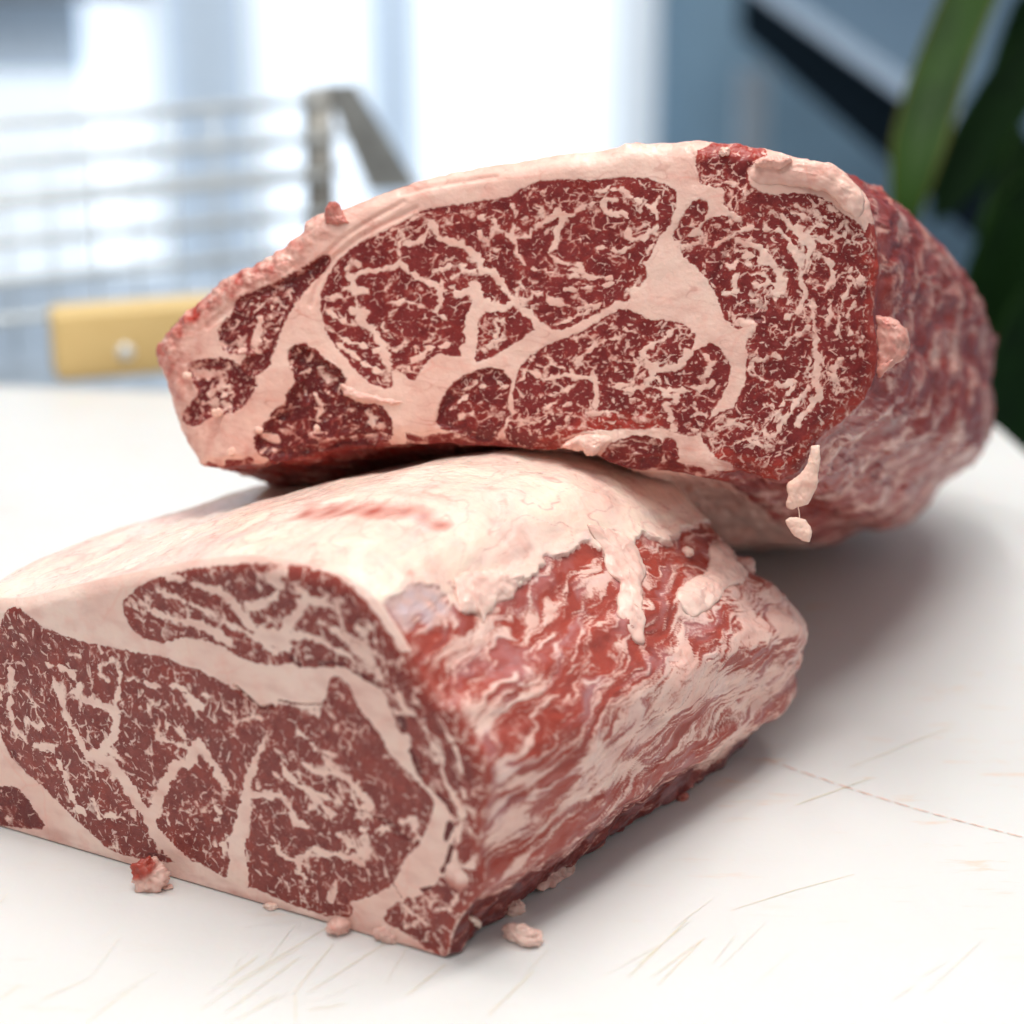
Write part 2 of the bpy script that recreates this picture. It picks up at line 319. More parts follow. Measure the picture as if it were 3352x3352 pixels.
LOW_V = [  # fat seams: points, start width, end width (mm)
    (L1([(350, 900), (370, 1000), (430, 1150), (500, 1280), (545, 1390)]) + L4([(570, 230), (700, 280), (780, 370), (850, 500), (930, 620), (980, 720), (1080, 850), (1180, 930)]), 2.2, 6.4),
    (L1([(500, 950), (540, 1040), (690, 1090), (735, 1150), (725, 1260), (640, 1380), (560, 1400)]), 2.5, 4.2),
    (L1([(760, 800), (765, 900), (750, 1000), (735, 1100)]), 1.2, 2.4),
    (L4([(950, 640), (980, 560), (1010, 480), (1080, 340), (1110, 290), (1180, 300), (1225, 200), (1260, 150), (1300, 250), (1390, 360), (1440, 440)]), 5.0, 2.4),
    (L4([(1500, 1010), (1500, 900), (1490, 800), (1540, 660), (1550, 560), (1540, 480), (1600, 320), (1640, 230)]), 9.0, 1.8),
    (L4([(370, 270), (430, 420), (480, 560), (540, 600)]), 2.0, 2.6),
    (L4([(540, 560), (600, 520), (640, 640), (700, 600), (780, 640)]), 1.0, 1.2),
    (L1([(60, 850), (70, 960), (50, 1100), (100, 1240), (160, 1300)]), 2.6, 1.6), (L1([(230, 1340), (360, 1330)]), 3.2, 2.6),
    (L1([(620, 690), (640, 740)]), 1, .8), (L1([(300, 820), (420, 850), (470, 890)]), 1.4, 2.2), (L1([(640, 880), (700, 920)]), 2.2, 1.4),
    (L1([(930, 940), (1000, 965)]), 2.6, 1.2), (L1([(1100, 950), (1180, 990), (1210, 1060), (1280, 1100)]), 2.2, 2.8), (L1([(1000, 1190), (990, 1280), (1060, 1310), (1130, 1340)]), 2.0, 1.4),
    (L1([(1130, 1220), (1160, 1280)]), 1.4, 1.8), (L1([(1500, 1180), (1640, 1150)]), 1.6, 1.0),
    (L3([(200, 190), (160, 260), (130, 400), (110, 480), (220, 488), (330, 470), (400, 560), (430, 670), (490, 690)]), 1.4, 3.2),
    (L3([(340, 280), (365, 355), (480, 440), (600, 560), (650, 610)]), 1.4, 2.6), (L3([(420, 240), (550, 340), (650, 340), (760, 380), (850, 510)]), 1.2, 2.8),
    (L3([(290, 770), (330, 870), (430, 910), (530, 830), (630, 865), (760, 890), (880, 850)]), 1.6, 3.0), (L3([(830, 715), (1000, 700)]), 2.0, 1.4), (L3([(700, 740), (760, 800), (740, 850)]), 2.0, 1.2),
    (L2([(430, 1235), (500, 1290), (560, 1360), (690, 1390)]), 1.2, 1.0), (L2([(160, 1430), (190, 1370), (240, 1300)]), 2, 1.), (L3([(640, 520), (560, 480), (480, 440)]), 1., 2.), (L3([(800, 590), (900, 560), (850, 480)]), 1., 2.),
    (L3([(1090, 665), (1180, 640), (1170, 690)]), 1.6, 2.6), (L3([(440, 930), (430, 980), (520, 1030)]), 1.6, .8),
    (L1([(1640, 1120), (1650, 1170), (1690, 1150)]), .9, .5),
    # cap muscle
    (L1([(870, 420), (960, 490), (1100, 535), (1220, 560), (1350, 610), (1450, 680)]), 1.2, 4.2), (L1([(1000, 350), (1100, 400), (1250, 455), (1400, 540), (1600, 650), (1750, 760)]), 1.3, 2.0),
    (L1([(1050, 270), (1250, 320), (1400, 370), (1500, 480), (1570, 570), (1640, 630), (1800, 700)]), 1.1, 4.5), (L1([(1790, 200), (1700, 280), (1790, 340), (1700, 420), (1560, 470)]), 2.0, 3.4),
    (L2([(330, 210), (370, 280), (480, 380), (450, 470), (390, 530), (350, 630), (250, 640)]), 1.4, 4.6), (L2([(440, 420), (560, 420), (620, 390), (690, 370)]), 2.4, .6),
    (L2([(350, 640), (470, 640), (560, 660), (660, 730), (760, 770), (830, 850)]), 4., 1.), (L2([(560, 560), (660, 600), (760, 680), (860, 760), (930, 830), (970, 930)]), 1., 1.3),
    (L2([(800, 440), (880, 560), (960, 760), (1010, 900), (1100, 1060)]), .7, 1.1), (L2([(1100, 1080), (1230, 1180), (1260, 1280), (1330, 1400), (1370, 1560), (1430, 1680), (1470, 1750)]), .8, 1.6), (L2([(1340, 1180), (1420, 1330), (1470, 1480), (1490, 1660)]), .7, 1.0), (L3([(1470, 600), (1440, 740), (1430, 900)]), 2.0, 1.2),
    (L3([(1100, 1180), (1160, 1260), (1290, 1260)]), .8, .6), (L3([(1250, 1150), (1300, 1220), (1400, 1200)]), 1., .7), (L3([(1120, 1330), (1200, 1280), (1290, 1330)]), .7, .7), (L3([(1390, 1000), (1450, 1100), (1390, 1230)]), 2.2, .7),
    (L4([(0, 560), (80, 640), (60, 660)]), .7, 1.2),
]
lo_sub = {'eye': (1.75, 7.5, 1.25, .80, 3, .8, .35), 'cap': (-.70, 4.6, 2.4, .95, 21, .65, .6), 'flank': (-.9, 8, 1.5, .3, 33), 'corner': (.5, 6, 1.3, .8, 41)}
LO_SPOT = [(L1([(250, 650), (550, 780), (900, 850), (1200, 920)]), 12, .7), (L2([(350, 1250), (600, 1200), (750, 1080)]), 16, .75), (L2([(1050, 1550), (1150, 1650)]), 13, .4), (L1([(600, 1000), (700, 1150)]), 12, 1.2)]

def build_face(P, polys, veins, sub, to_uv, seed=0, dspots=()):
    """lean field (mm) and muscle index for points P (n,2) of the cut plane"""
    x, y = P[:, 0] * 1000, P[:, 1] * 1000
    wob = np.stack([fbm2(x / 5, y / 5, seed + 40), fbm2(x / 5, y / 5, seed + 60)], 1)
    W = cell_pull(P + wob * .9 * mm, 2.2 * mm, .55, seed + 4)
    Wp = cell_pull(P + wob * .5 * mm, 1.7 * mm, .42, seed + 6)
    L = np.full(len(P), -6.); idx = np.zeros(len(P), int); marb = np.full(len(P), 6.); thr = np.zeros(len(P)); ton = np.zeros(len(P))
    dm = np.ones(len(P))
    for pts, r, k in dspots:
        for q in to_uv(pts): dm *= 1 + (k - 1) * np.exp(-((P - q) ** 2).sum(1) / (r * mm) ** 2)
    for k, (nm, poly) in enumerate(polys.items()):
        d = sdf_poly(Wp, smooth_loop(to_uv(poly), 1)) * 1000 + {'wedge': 1.9, 'tip': 2.4, 'under': 1.8, 'chuck': .9, 'blade': .7, 'round': .9, 'roll': .9, 'stub': .6}.get(nm, .35)
        idx = np.where((d > 0) & (d > L), k + 1, idx); L = np.maximum(L, d)
        m = d > -.5
        if m.any():
            mb, t1, t2 = marbling(P[m], *sub[nm], dmap=dm[m]); mb = mb + np.maximum(0, .35 - d[m] * .3); own = idx[m] == k + 1
            marb[m] = np.where(own, mb, marb[m]); thr[m] = np.where(own, t1 * sst(-.1, .8, d[m]), thr[m]); ton[m] = np.where(own, t2, ton[m])
    V = np.full(len(P), 15.)
    for pts, w0, w1 in veins:
        V = np.minimum(V, stroke(W, to_uv(pts), w0 * mm, w1 * mm) * 1000)
    wide = .75 * noise2(x / 4.0, y / 4.0, seed + 80) + .35 * noise2(x / 11, y / 11, seed + 81)
    return np.minimum(np.minimum(L, marb), V + wide), idx, L, V, thr, ton

def cap_rings(outl, c0, c1, n, gamma=1.0):
    c0, c1 = np.array(c0), np.array(c1); e = c1 - c0
    t = np.clip((outl - c0) @ e / (e @ e), 0, 1); q = c0 + t[:, None] * e
    s = np.linspace(0, 1, n) ** gamma
    return outl[None] * (1 - s)[:, None, None] + q[None] * s[:, None, None], s

# ------------------------------------------------------------------ LOWER BLOCK
mat_low = meat_material("meat_lower", (.205, .044, .037), (.265, .063, .052), (.38, .062, .041), (.095, .015, .016),
                        (.87, .63, .54), (.82, .54, .455), (.82, .45, .37), (.90, .75, .60), stretch=(1, 1, .8), grain=.9)
NT_L, NC_L, NA_L = 1250, 210, 250
def lo_weight(m): return np.where((m[:, 0] > -.2) & (m[:, 1] > .02) | (m[:, 0] > -.05), 1.0, .42)
lout = resample_loop(smooth_loop(lo_out, 2), NT_L, lo_weight)
ring_uv, ring_s = cap_rings(lout, (-.175, .055), (-.055, .068), NC_L)
LAX = np.array([.565, .825, 0.]); LAX /= np.linalg.norm(LAX); A_END = .240
aa = np.linspace(0, 1, NA_L + 1)[1:]
aa = A_END * (1 - (1 - aa) ** 1.12)
def lo_section(a):
    u, v = lout[:, 0], lout[:, 1]
    uc, vc = -.10, .052
    f = a / A_END
    right = sst(-.09, .0, u); top = sst(.03, .12, v)
    # the side swells outwards, the shoulder sinks towards the far end
    u2 = u + right * (.010 * sst(0, .05, a) * np.sin(np.pi * np.clip(v / .12, 0, 1)) + .006 * sst(.05, .20, a) * (1 - .25 * top))
    v2 = v * (1 + .02 * sst(0, .06, a) * (1 - right)) - v * right * .15 * sst(.12, .235, a) - v * .10 * sst(.06, .22, a)
    v2 = v2 + .0015 * np.sin(np.pi * np.clip(a / .17, 0, 1)) * top * sst(-.24, -.10, u)
    k = 1.0
    a1 = .178
    if a > a1:
        q = (a - a1) / (A_END - a1); k = max(0., 1 - q ** 3.0) ** (1 / 3.0)
    u2 = uc + (u2 - uc) * (.35 + .65 * k if k > 0 else .35); v2 = vc * .7 + (v2 - vc * .7) * k
    if a > A_END * .999: u2 = uc + (u2 - uc) * 0.5; v2 = vc * .7 + (v2 - vc * .7) * 0
    return u2, v2
lat = []
for a in aa:
    u2, v2 = lo_section(a)
    lat.append(A0 + u2[:, None] * LU + v2[:, None] * LV + a * LAX)
lat = np.array(lat) - LN * (.0035 * sst(.004, .016, lout[:, 1]))[None, :, None]
cap3 = A0 + ring_uv[..., :1] * LU + ring_uv[..., 1:] * LV
edge_d = np.linalg.norm(ring_uv - lout[None], axis=2)
cap3 = cap3 - LN * (.0035 * np.clip(1 - edge_d / .006, 0, 1) ** 2 * sst(.004, .016, lout[:, 1])[None])[..., None]
G = np.concatenate([cap3[::-1], lat], 0); NR = G.shape[0]
V0 = G.reshape(-1, 3); FQ = grid_faces(NR, NT_L); nrm = vert_normals(V0, FQ)
if (nrm[(NC_L // 2) * NT_L + 5] @ LN) < 0: FQ = FQ[:, ::-1]; nrm = -nrm
ncap = NC_L * NT_L
isl = np.arange(len(V0)) >= ncap
# --- lateral surface coordinates: girth (m) and length along the block (m)
girth = np.r_[0, np.cumsum(np.linalg.norm(np.diff(lout, axis=0), axis=1))]
gs = np.tile(girth, NA_L); av = np.repeat(aa, NT_L)
SURF = np.stack([gs, av], 1)
pix = proj(V0[ncap:]); vis = ((CL - V0[ncap:]) * nrm[ncap:]).sum(1) > 0
sub_i = np.where(vis)[0]; pix_v = pix[sub_i]
def on_side(pts):
    r = []
    for p in pts:
        k = sub_i[np.argmin(((pix_v - np.array(p)) ** 2).sum(1))]; r.append(SURF[k])
    return np.array(r)
# cut face
Pc = ring_uv[::-1].reshape(-1, 2)
Lc, idc, Lraw, Vn, thr_, ton_ = build_face(Pc, LOW, LOW_V, lo_sub, low_uv, 0, LO_SPOT)
x, y = Pc[:, 0] * 1000, Pc[:, 1] * 1000
lean = np.full(len(V0), -6.); lean[:ncap] = Lc; marb = np.zeros(len(V0)); marb[:ncap] = thr_
vid = np.zeros(len(V0), int); vid[:ncap] = idc
warm = np.zeros(len(V0)); dark = np.zeros(len(V0)); tint = np.zeros(len(V0))
warm[:ncap] = (.35 * sst(.1, .7, fbm2(x / 16, y / 16, 90)) + .35 * np.clip(-ton_, 0, 1)) * (idc > 0)
warm[:ncap] = np.maximum(warm[:ncap], .55 * np.exp(-(edge_d[::-1].ravel() / .004) ** 2))
dark[:ncap] = np.where(idc == 3, .55, 0) + .35 * np.clip(ton_, 0, 1) + .25 * sst(.25, .7, fbm2(x / 12, y / 12, 95)) * (idc > 0)
tint[:ncap] = .3 * fbm2(x / 14, y / 6, 97) - .30 * sst(.007, .001, edge_d[::-1].ravel()) * sst(.02, .008, Pc[:, 1]) * np.clip(.6 + fbm2(x / 9, y / 5, 113), 0, 1)
def spots(P, pts, r, arr, val):
    for p in pts:
        d = np.hypot(P[:, 0] - p[0], P[:, 1] - p[1]); arr[...] = np.maximum(arr, val * sst(r, r * .3, d))
dk = np.zeros(ncap)
for pts, w in ((L2([(395, 790), (440, 830)]), 2.6), (L2([(570, 825), (640, 815), (720, 830)]), 1.8), (L2([(800, 870), (880, 920), (950, 960)]), 1.7), (L2([(1090, 1170), (1105, 1230)]), 4.0),
               (L2([(1150, 1370), (1180, 1450), (1210, 1530)]), 1.8), (L3([(1320, 490), (1370, 540), (1400, 610)]), 1.8), (L3([(1395, 680), (1370, 770)]), 3.0), (L3([(1405, 820), (1380, 910), (1345, 970)]), 2.4),
               (L3([(1220, 1090), (1270, 1075)]), 2.0), (L1([(1480, 960), (1560, 1030), (1640, 1105), (1720, 1085)]), .9), (L2([(310, 1050), (420, 1070), (590, 1075)]), .9), (L3([(1035, 1050), (1080, 1140)]), .6)):
    d = stroke(Pc + .0004 * np.stack([noise2(x / 2, y / 2, 5), noise2(x / 2, y / 2, 6)], 1), low_uv(pts), w * mm, w * mm * .7) * 1000
    dk = np.maximum(dk, sst(.35, -.35, d)); lean[:ncap] = np.where(d < 0, np.maximum(lean[:ncap], -d + .3), lean[:ncap])
re = sst(.0036, .0012, edge_d[::-1].ravel() + .001 * fbm2(x / 4, y / 4, 107)) * sst(-.035, -.02, Pc[:, 0]) * sst(.118, .105, Pc[:, 1]) * sst(.012, .03, Pc[:, 1])
lean[:ncap] = np.maximum(lean[:ncap], np.where(re > .4, .25 + .5 * fbm2(x / 3, y / 6, 108), -9)); warm[:ncap] = np.maximum(warm[:ncap], .45 * re)
dark[:ncap] = np.maximum(dark[:ncap], .8 * dk)
bl = np.full(ncap, 9.)
for pts, w in ((L1([(80, 1380), (85, 1400)]), 2.2), (L1([(100, 1470), (130, 1500)]), 3.2), (L3([(770, 570), (850, 610), (970, 650), (1060, 700)]), 1.2), (L3([(1030, 720), (1190, 790)]), 1.6), (L4([(950, 880), (1020, 890)]), 3.0)):
    bl = np.minimum(bl, stroke(Pc, low_uv(pts), w * mm, w * mm) * 1000)
dark[:ncap] = np.maximum(dark[:ncap], .6 * sst(.6, -.4, bl))

# --- lateral: fat cap on top, trimmed flank on the right
side_poly = on_side(S1([(-20, 760), (60, 690), (200, 600), (330, 600), (400, 560), (440, 650), (500, 780), (620, 790), (720, 740), (800, 640), (900, 570), (960, 520), (1080, 440), (1200, 370), (1310, 340), (1390, 370), (1480, 420), (1560, 380), (1640, 300)]) +
                    S2([(700, 350), (820, 290), (950, 210), (1000, 190)])).tolist()
gmax = girth[-1]
gA = float(np.interp(0, [0, 1], [0, 0]))
i_cor = int(np.argmin(np.hypot(lout[:, 0] - low_uv(L3([(1383, 1548)]))[0, 0], lout[:, 1]))); g_cor = girth[i_cor]
sp = np.array(side_poly); sp = sp[np.argsort(sp[:, 1])]
g_top = np.interp(av, sp[:, 1], sp[:, 0])            # girth where the fat cap ends, along the block
x, y = av * 1000, gs * 1000
rag = 3.5 * fbm2(x / 14, y / 14, 11) + 1.6 * fbm2(x / 4, y / 4, 12)
side_d = np.minimum(gs * 1000 - g_top * 1000 + rag, (g_cor + .012 - gs) * 1000)     # >0 on the flank
onside = side_d > 0
wx = x + 5 * noise2(x / 16, y / 16, 13) + 2 * noise2(x / 5, y / 5, 14); wy = y + 6 * noise2(x / 22, y / 13, 15) + 1.6 * noise2(x / 5, y / 5, 16)
wy = wy + .30 * x
st = .8 * noise2(wx / 30, wy / 4.6, 17) + .75 * noise2(wx / 17, wy / 2.3, 18) + .7 * noise2(wx / 10, wy / 1.2, 19) + .5 * noise2(wx / 5, wy / .65, 20)
def patch(P, pts, soft): return sst(-soft, soft, sdf_poly(P, smooth_loop(on_side(pts), 1), .03))
SW = SURF + .002 * np.stack([fbm2(x / 7, y / 7, 24), fbm2(x / 7, y / 7, 25)], 1)
bias = np.full(len(SURF), .38)
RED = [S1([(120, 1000), (260, 900), (480, 850), (640, 790), (600, 880), (460, 1000), (300, 1100), (180, 1130)]), S1([(700, 740), (850, 640), (1000, 520), (1200, 390), (1330, 340), (1400, 420), (1250, 560), (1080, 660), (1000, 900), (850, 860)]),
       S1([(1040, 640), (1230, 620), (1300, 840), (1260, 1000), (1120, 960), (1050, 860)]), S1([(500, 1150), (720, 1000), (1000, 900), (1090, 1040), (900, 1200), (700, 1330), (420, 1330), (330, 1250)]),
       S1([(820, 1350), (960, 1300), (1020, 1450), (960, 1640), (760, 1700), (700, 1560)]), S1([(1300, 860), (1500, 800), (1520, 960), (1380, 1100), (1240, 1200), (1060, 1400), (980, 1330), (1200, 1060)]),
       S2([(600, 400), (760, 340), (960, 220), (1150, 170), (1280, 300), (1000, 330), (960, 470), (860, 620), (760, 820), (620, 900), (590, 640)]), S2([(500, 1000), (650, 920), (860, 800), (850, 940), (690, 1010), (690, 1180), (500, 1200), (380, 1140)]),
       S2([(930, 860), (1070, 700), (1190, 730), (1190, 860), (1130, 1010), (970, 1010)]), S2([(1110, 1100), (1300, 1000), (1480, 960), (1440, 1110), (1280, 1150)]),
       S2([(780, 1480), (950, 1370), (1080, 1350), (1090, 1420), (900, 1540), (650, 1660), (600, 1620)]), S2([(1330, 1480), (1440, 1350), (1530, 1150), (1550, 1200), (1520, 1380), (1440, 1570), (1260, 1690)]),
       S2([(620, 1800), (720, 1700), (900, 1590), (1100, 1460), (1260, 1440), (1050, 1600), (880, 1720), (690, 1850)]), S3([(930, 840), (1080, 740), (1280, 690), (1330, 760), (1220, 900), (1330, 900), (1500, 860), (1300, 980), (1100, 1050), (1200, 1180), (860, 1260), (980, 1050)]),
       S3([(380, 1300), (560, 1240), (760, 1250), (860, 1300), (760, 1500), (480, 1640), (140, 1800), (110, 1560)]), S3([(360, 760), (480, 700), (640, 720), (600, 830), (400, 840)]), S3([(430, 1160), (540, 1070), (650, 1130), (600, 1230), (440, 1220)]),
       S3([(300, 880), (480, 900), (440, 960), (330, 1060)]), S3([(1240, 1130), (1420, 1020), (1700, 820), (1900, 660), (1920, 700), (1660, 900), (1400, 1120), (1240, 1200)]), S3([(660, 900), (720, 720), (920, 640), (900, 760), (780, 850)]), S3([(400, 440), (560, 330), (720, 240), (740, 420), (700, 560), (560, 560)])]
FATP = [S1([(0, 850), (30, 690), (200, 610), (400, 640), (460, 800), (380, 880), (160, 900), (130, 960)]), S1([(380, 1080), (560, 940), (800, 830), (990, 800), (960, 870), (760, 960), (560, 1070), (400, 1130)]),
        S1([(450, 1400), (620, 1350), (800, 1370), (760, 1500), (640, 1600), (560, 1540)]), S1([(1240, 560), (1400, 490), (1480, 600), (1340, 680), (1250, 650)]),
        S2([(800, 650), (980, 560), (1080, 430), (1000, 360), (1120, 350), (1300, 600), (1440, 650), (1520, 680), (1600, 800), (1610, 950), (1480, 930), (1300, 1000), (1100, 1090), (950, 1080), (1130, 1000), (1200, 850), (1190, 700), (1080, 700), (1000, 780), (870, 850), (780, 720)]),
        S2([(700, 1010), (850, 990), (950, 1090), (1200, 1170), (1400, 1150), (1600, 980), (1560, 1120), (1440, 1300), (1260, 1440), (1100, 1340), (940, 1330), (780, 1440), (640, 1560), (500, 1650), (380, 1560), (460, 1280), (690, 1230)]),
        S2([(880, 1800), (1040, 1630), (1240, 1480), (1330, 1500), (1100, 1680), (900, 1820)]), S3([(1000, 500), (1120, 420), (1180, 520), (1330, 560), (1360, 640), (1200, 690), (940, 810), (760, 900), (900, 760), (980, 640)]),
        S3([(340, 640), (500, 610), (700, 610), (710, 720), (640, 800), (620, 700), (480, 690)]), S3([(480, 880), (640, 860), (660, 920), (780, 900), (560, 1020), (440, 1090), (330, 1120), (400, 990)])]
for p in RED: bias = np.maximum(bias, .52 * patch(SW, p, .003) + .05 * (1 - patch(SW, p, .003)))
for p in FATP:
    q = patch(SW, p, .003); bias = bias * (1 - q) - .34 * q
bias = bias + .45 * sst(8, -10, (g_cor - .020 - gs) * 1000)
Ls = (st * .85 + bias) * .62
Ls = np.where(onside, np.minimum(Ls, side_d * .6 - .3), -4.)
Ls = np.where(onside, np.maximum(Ls, (.0030 - av) * 150 * (.7 + fbm2(x / 4, y / 7, 109))), Ls)
lean[ncap:] = Ls
band = (g_cor - .024 - gs) * 1000   # dark crusted strip along the bottom
dark[ncap:] = np.clip(.75 * sst(10, -6, band + 4 * noise2(x / 9, y / 9, 26)) * onside + .35 * sst(.1, .7, fbm2(x / 16, y / 9, 27)), 0, 1)
warm[ncap:] = np.clip(.68 + .5 * fbm2(wx / 18, wy / 7, 28), 0, 1) * onside * (1 - .6 * sst(10, -6, band))
topn = np.abs(nrm[ncap:, 2])
cap_t = np.where(onside, .25 * fbm2(x / 18, y / 9, 29), .30 + .8 * fbm2(wx / 36, wy / 14, 30) + .25 * fbm2(wx / 12, wy / 3, 39))
bst = on_side(DD([(560, 960), (700, 962), (820, 985), (640, 975), (860, 1110)]))
blood = np.zeros(len(SURF))
for pts, w, k in ((DD([(590, 972), (680, 958), (760, 968), (820, 985)]), 12, 1.0), (DD([(250, 990), (420, 965), (520, 955)]), 4, .3), (DD([(400, 1025), (560, 985), (660, 990), (800, 1010)]), 9, .3), (DD([(640, 905), (760, 890), (800, 890)]), 2.0, .4), (DD([(720, 1010), (900, 1050), (1010, 1065), (1060, 1040)]), 5, .25), (DD([(650, 1040), (720, 1080), (860, 1100)]), 8, .22)):
    d = stroke(SURF + .004 * np.stack([fbm2(x / 18, y / 10, 31), fbm2(x / 18, y / 10, 32)], 1), on_side(pts), w * mm, w * mm * .6) * 1000
    blood = np.maximum(blood, k * sst(8, -6, d) * (.65 + .5 * noise2(x / 12, y / 5, 33)))
vein = np.abs(noise2(wx / 30, wy / 9, 34)) ; blood = np.maximum(blood, .30 * sst(.08, .0, vein) * (~onside)); blood = np.maximum(blood, .30 * sst(.35, .8, fbm2(wx / 40, wy / 12, 41)) * (~onside))
cap_t = np.where(onside, cap_t, cap_t * (1 - sst(0, .3, blood)) - np.clip(blood, 0, 1))
cap_t = np.where(onside, cap_t - .18, cap_t)
tint[ncap:] = cap_t
vid[ncap:] = np.where(onside, len(LOW) + 2, len(LOW) + 1)
# --- silvery membrane
skin = np.zeros(len(V0))
sk = np.clip(-.05 + 1.1 * fbm2(wx / 22, wy / 9, 36), 0, 1) * .42 * onside
sk = np.maximum(sk, .75 * patch(SW, S1([(20, 820), (40, 700), (200, 620), (360, 640), (420, 760), (330, 860), (150, 880)]), .003) * np.clip(.7 + noise2(x / 5, y / 5, 37), 0, 1))
skin[ncap:] = np.maximum(sk, np.where(onside, 0, .35 * sst(.25, .7, fbm2(x / 30, y / 18, 38))))
# --- relief
H = np.zeros(len(V0))
xc, yc = Pc[:, 0] * 1000, Pc[:, 1] * 1000
ed = edge_d[::-1].ravel()
fade = sst(0, .004, ed)
H[:ncap] = (1.3 * fbm2(xc / 45, yc / 45, 61) + .25 * fbm2(xc / 7, yc / 7, 62)) * fade - .14 * sst(-.3, .5, Lc) * fade - .4 * dk - .5 * sst(.5, -.5, bl) \
           - 1.2 * sst(1.2, 0, stroke(Pc, low_uv(L1([(1480, 960), (1560, 1030), (1640, 1105), (1720, 1085)])), .6 * mm, .6 * mm) * 1000)
seam = sst(0, .006, av)
H[ncap:] = seam * np.where(onside, 2.0 * fbm2(x / 28, y / 18, 63) + .38 * fbm2(wx / 14, wy / 4, 64) + .2 * fbm2(wx / 6, wy / 1.4, 65) - .45 * sst(-.6, .8, Ls) + .5,
                           1.8 * fbm2(x / 40, y / 26, 66) + .22 * fbm2(wx / 10, wy / 5, 67) + .6)
ledge = sst(-6, -.5, side_d) * sst(.8, -.3, side_d)      # torn lip of the fat cap
H[ncap:] += seam * .7 * ledge
lows = (V0[ncap:, 2] < .01) & (av > .004)
H[ncap:] += seam * np.where(onside, 2.0 * fbm2(x / 9, y / 9, 68) * sst(14, 0, band), 0)
V1 = V0 + nrm * (H * mm)[:, None]
V1[:, 2] = np.maximum(V1[:, 2], .0006)
low = empty("beef_block", tuple(np.round(A0 + .1 * LAX - .1 * LU, 4)), "block of marbled raw beef lying flat on the board, smooth pale fat on top", "raw beef")
names = ["fat_seam", "muscle", "muscle", "muscle", "muscle", "fat_cap", "trimmed_flank"]
labels = ["pale fat seams of the cut face", "large marbled eye muscle of the cut face", "curved streaky cap muscle along the top and right of the cut face", "dark lean wedge at the lower left of the cut face", "small dark muscle at the front bottom corner", "smooth cream fat layer over the top with pink stains", "ragged red and white trimmed flank"]
# vid 0..4 = seam+muscles, 5 fat cap, 6 flank ; corners take the highest id
vid2 = np.where(vid == 0, 0, vid)
split_parts(V1, FQ, vid2, names, mat_low, low, {"lean": lean, "warm": warm, "dark": dark, "tint": tint, "skin": skin, "marb": marb}, labels)
LOW_TOP = V1[ncap:]; LOW_N = nrm[ncap:].copy()

# ------------------------------------------------------------------ UPPER PIECE
C1 = lambda p: T(400, 600, p); C2 = lambda p: T(1000, 500, p); C3 = lambda p: T(1400, 800, p); C4 = lambda p: T(2000, 400, p); C5 = lambda p: T(2352, 600, p); C6 = lambda p: T(2200, 1000, p, 1152 / 1932.)
U0 = at_y(DD([(850, 858)])[0], .802)
UN = np.array([-.16, -.93, .30]); UN /= np.linalg.norm(UN)
UU = np.array([-UN[1], UN[0], 0]); UU /= np.linalg.norm(UU); UV = np.cross(UN, UU)
def up_uv(pts):
    r = [at_plane(p, U0, UN) - U0 for p in pts]; return np.array([(q @ UU, q @ UV) for q in r])
up_trace = C1([(145, 1085), (180, 980), (265, 870), (360, 800), (480, 715), (560, 640), (650, 590), (800, 515), (960, 440), (1060, 360), (1120, 310), (1135, 250), (1190, 200), (1290, 170), (1400, 155), (1600, 70), (1800, 5)]) + \
    C2([(700, 175), (900, 120), (1130, 80), (1400, 40), (1550, 10)]) + C4([(0, 165), (110, 112), (300, 132), (520, 105), (680, 118), (850, 135), (1000, 160), (1140, 205), (1300, 230), (1400, 240), (1480, 300), (1550, 380), (1620, 450), (1650, 560)]) + \
    C5([(985, 230), (1010, 420), (1015, 540), (1000, 640), (985, 760), (980, 900), (1010, 990), (1015, 1100), (985, 1240), (925, 1375), (800, 1490), (645, 1600), (600, 1680), (560, 1760), (440, 1870), (310, 1885), (170, 1815), (60, 1830)]) + \
    C3([(1830, 1490), (1640, 1455), (1480, 1430), (1300, 1440), (1200, 1400), (1130, 1370), (1000, 1300), (860, 1290), (720, 1300), (600, 1290), (480, 1280), (340, 1270), (200, 1270), (100, 1250), (0, 1265)]) + \
    C2([(600, 1835), (400, 1865), (200, 1880)]) + C1([(1100, 1760), (900, 1775), (700, 1790), (590, 1805), (455, 1790), (430, 1720), (340, 1600), (270, 1380), (210, 1200)])
UPP = {}
UPP['eye'] = C2([(95, 930), (110, 850), (150, 760), (220, 670), (330, 580), (480, 510), (640, 430), (720, 380), (800, 350), (1000, 330), (1170, 300), (1290, 280), (1360, 240), (1450, 190), (1600, 175), (1800, 180)]) + \
    C4([(0, 360), (150, 350), (250, 370), (330, 395), (390, 420), (415, 470), (410, 540), (385, 600), (375, 650), (300, 720), (265, 800), (250, 850), (200, 885)]) + \
    C3([(1360, 110), (1390, 190), (1350, 250), (1275, 290), (1280, 340), (1250, 362), (1200, 345), (1130, 400), (1050, 440), (970, 490), (850, 540), (770, 525)]) + \
    C2([(1490, 1060), (1480, 1070), (1440, 1120), (1350, 1190), (1200, 1270), (1060, 1340), (1000, 1300), (950, 1290), (850, 1265), (780, 1300), (700, 1430), (650, 1425), (560, 1350), (540, 1400), (555, 1490), (490, 1490), (390, 1440), (290, 1340), (190, 1220), (130, 1130), (100, 1000)])
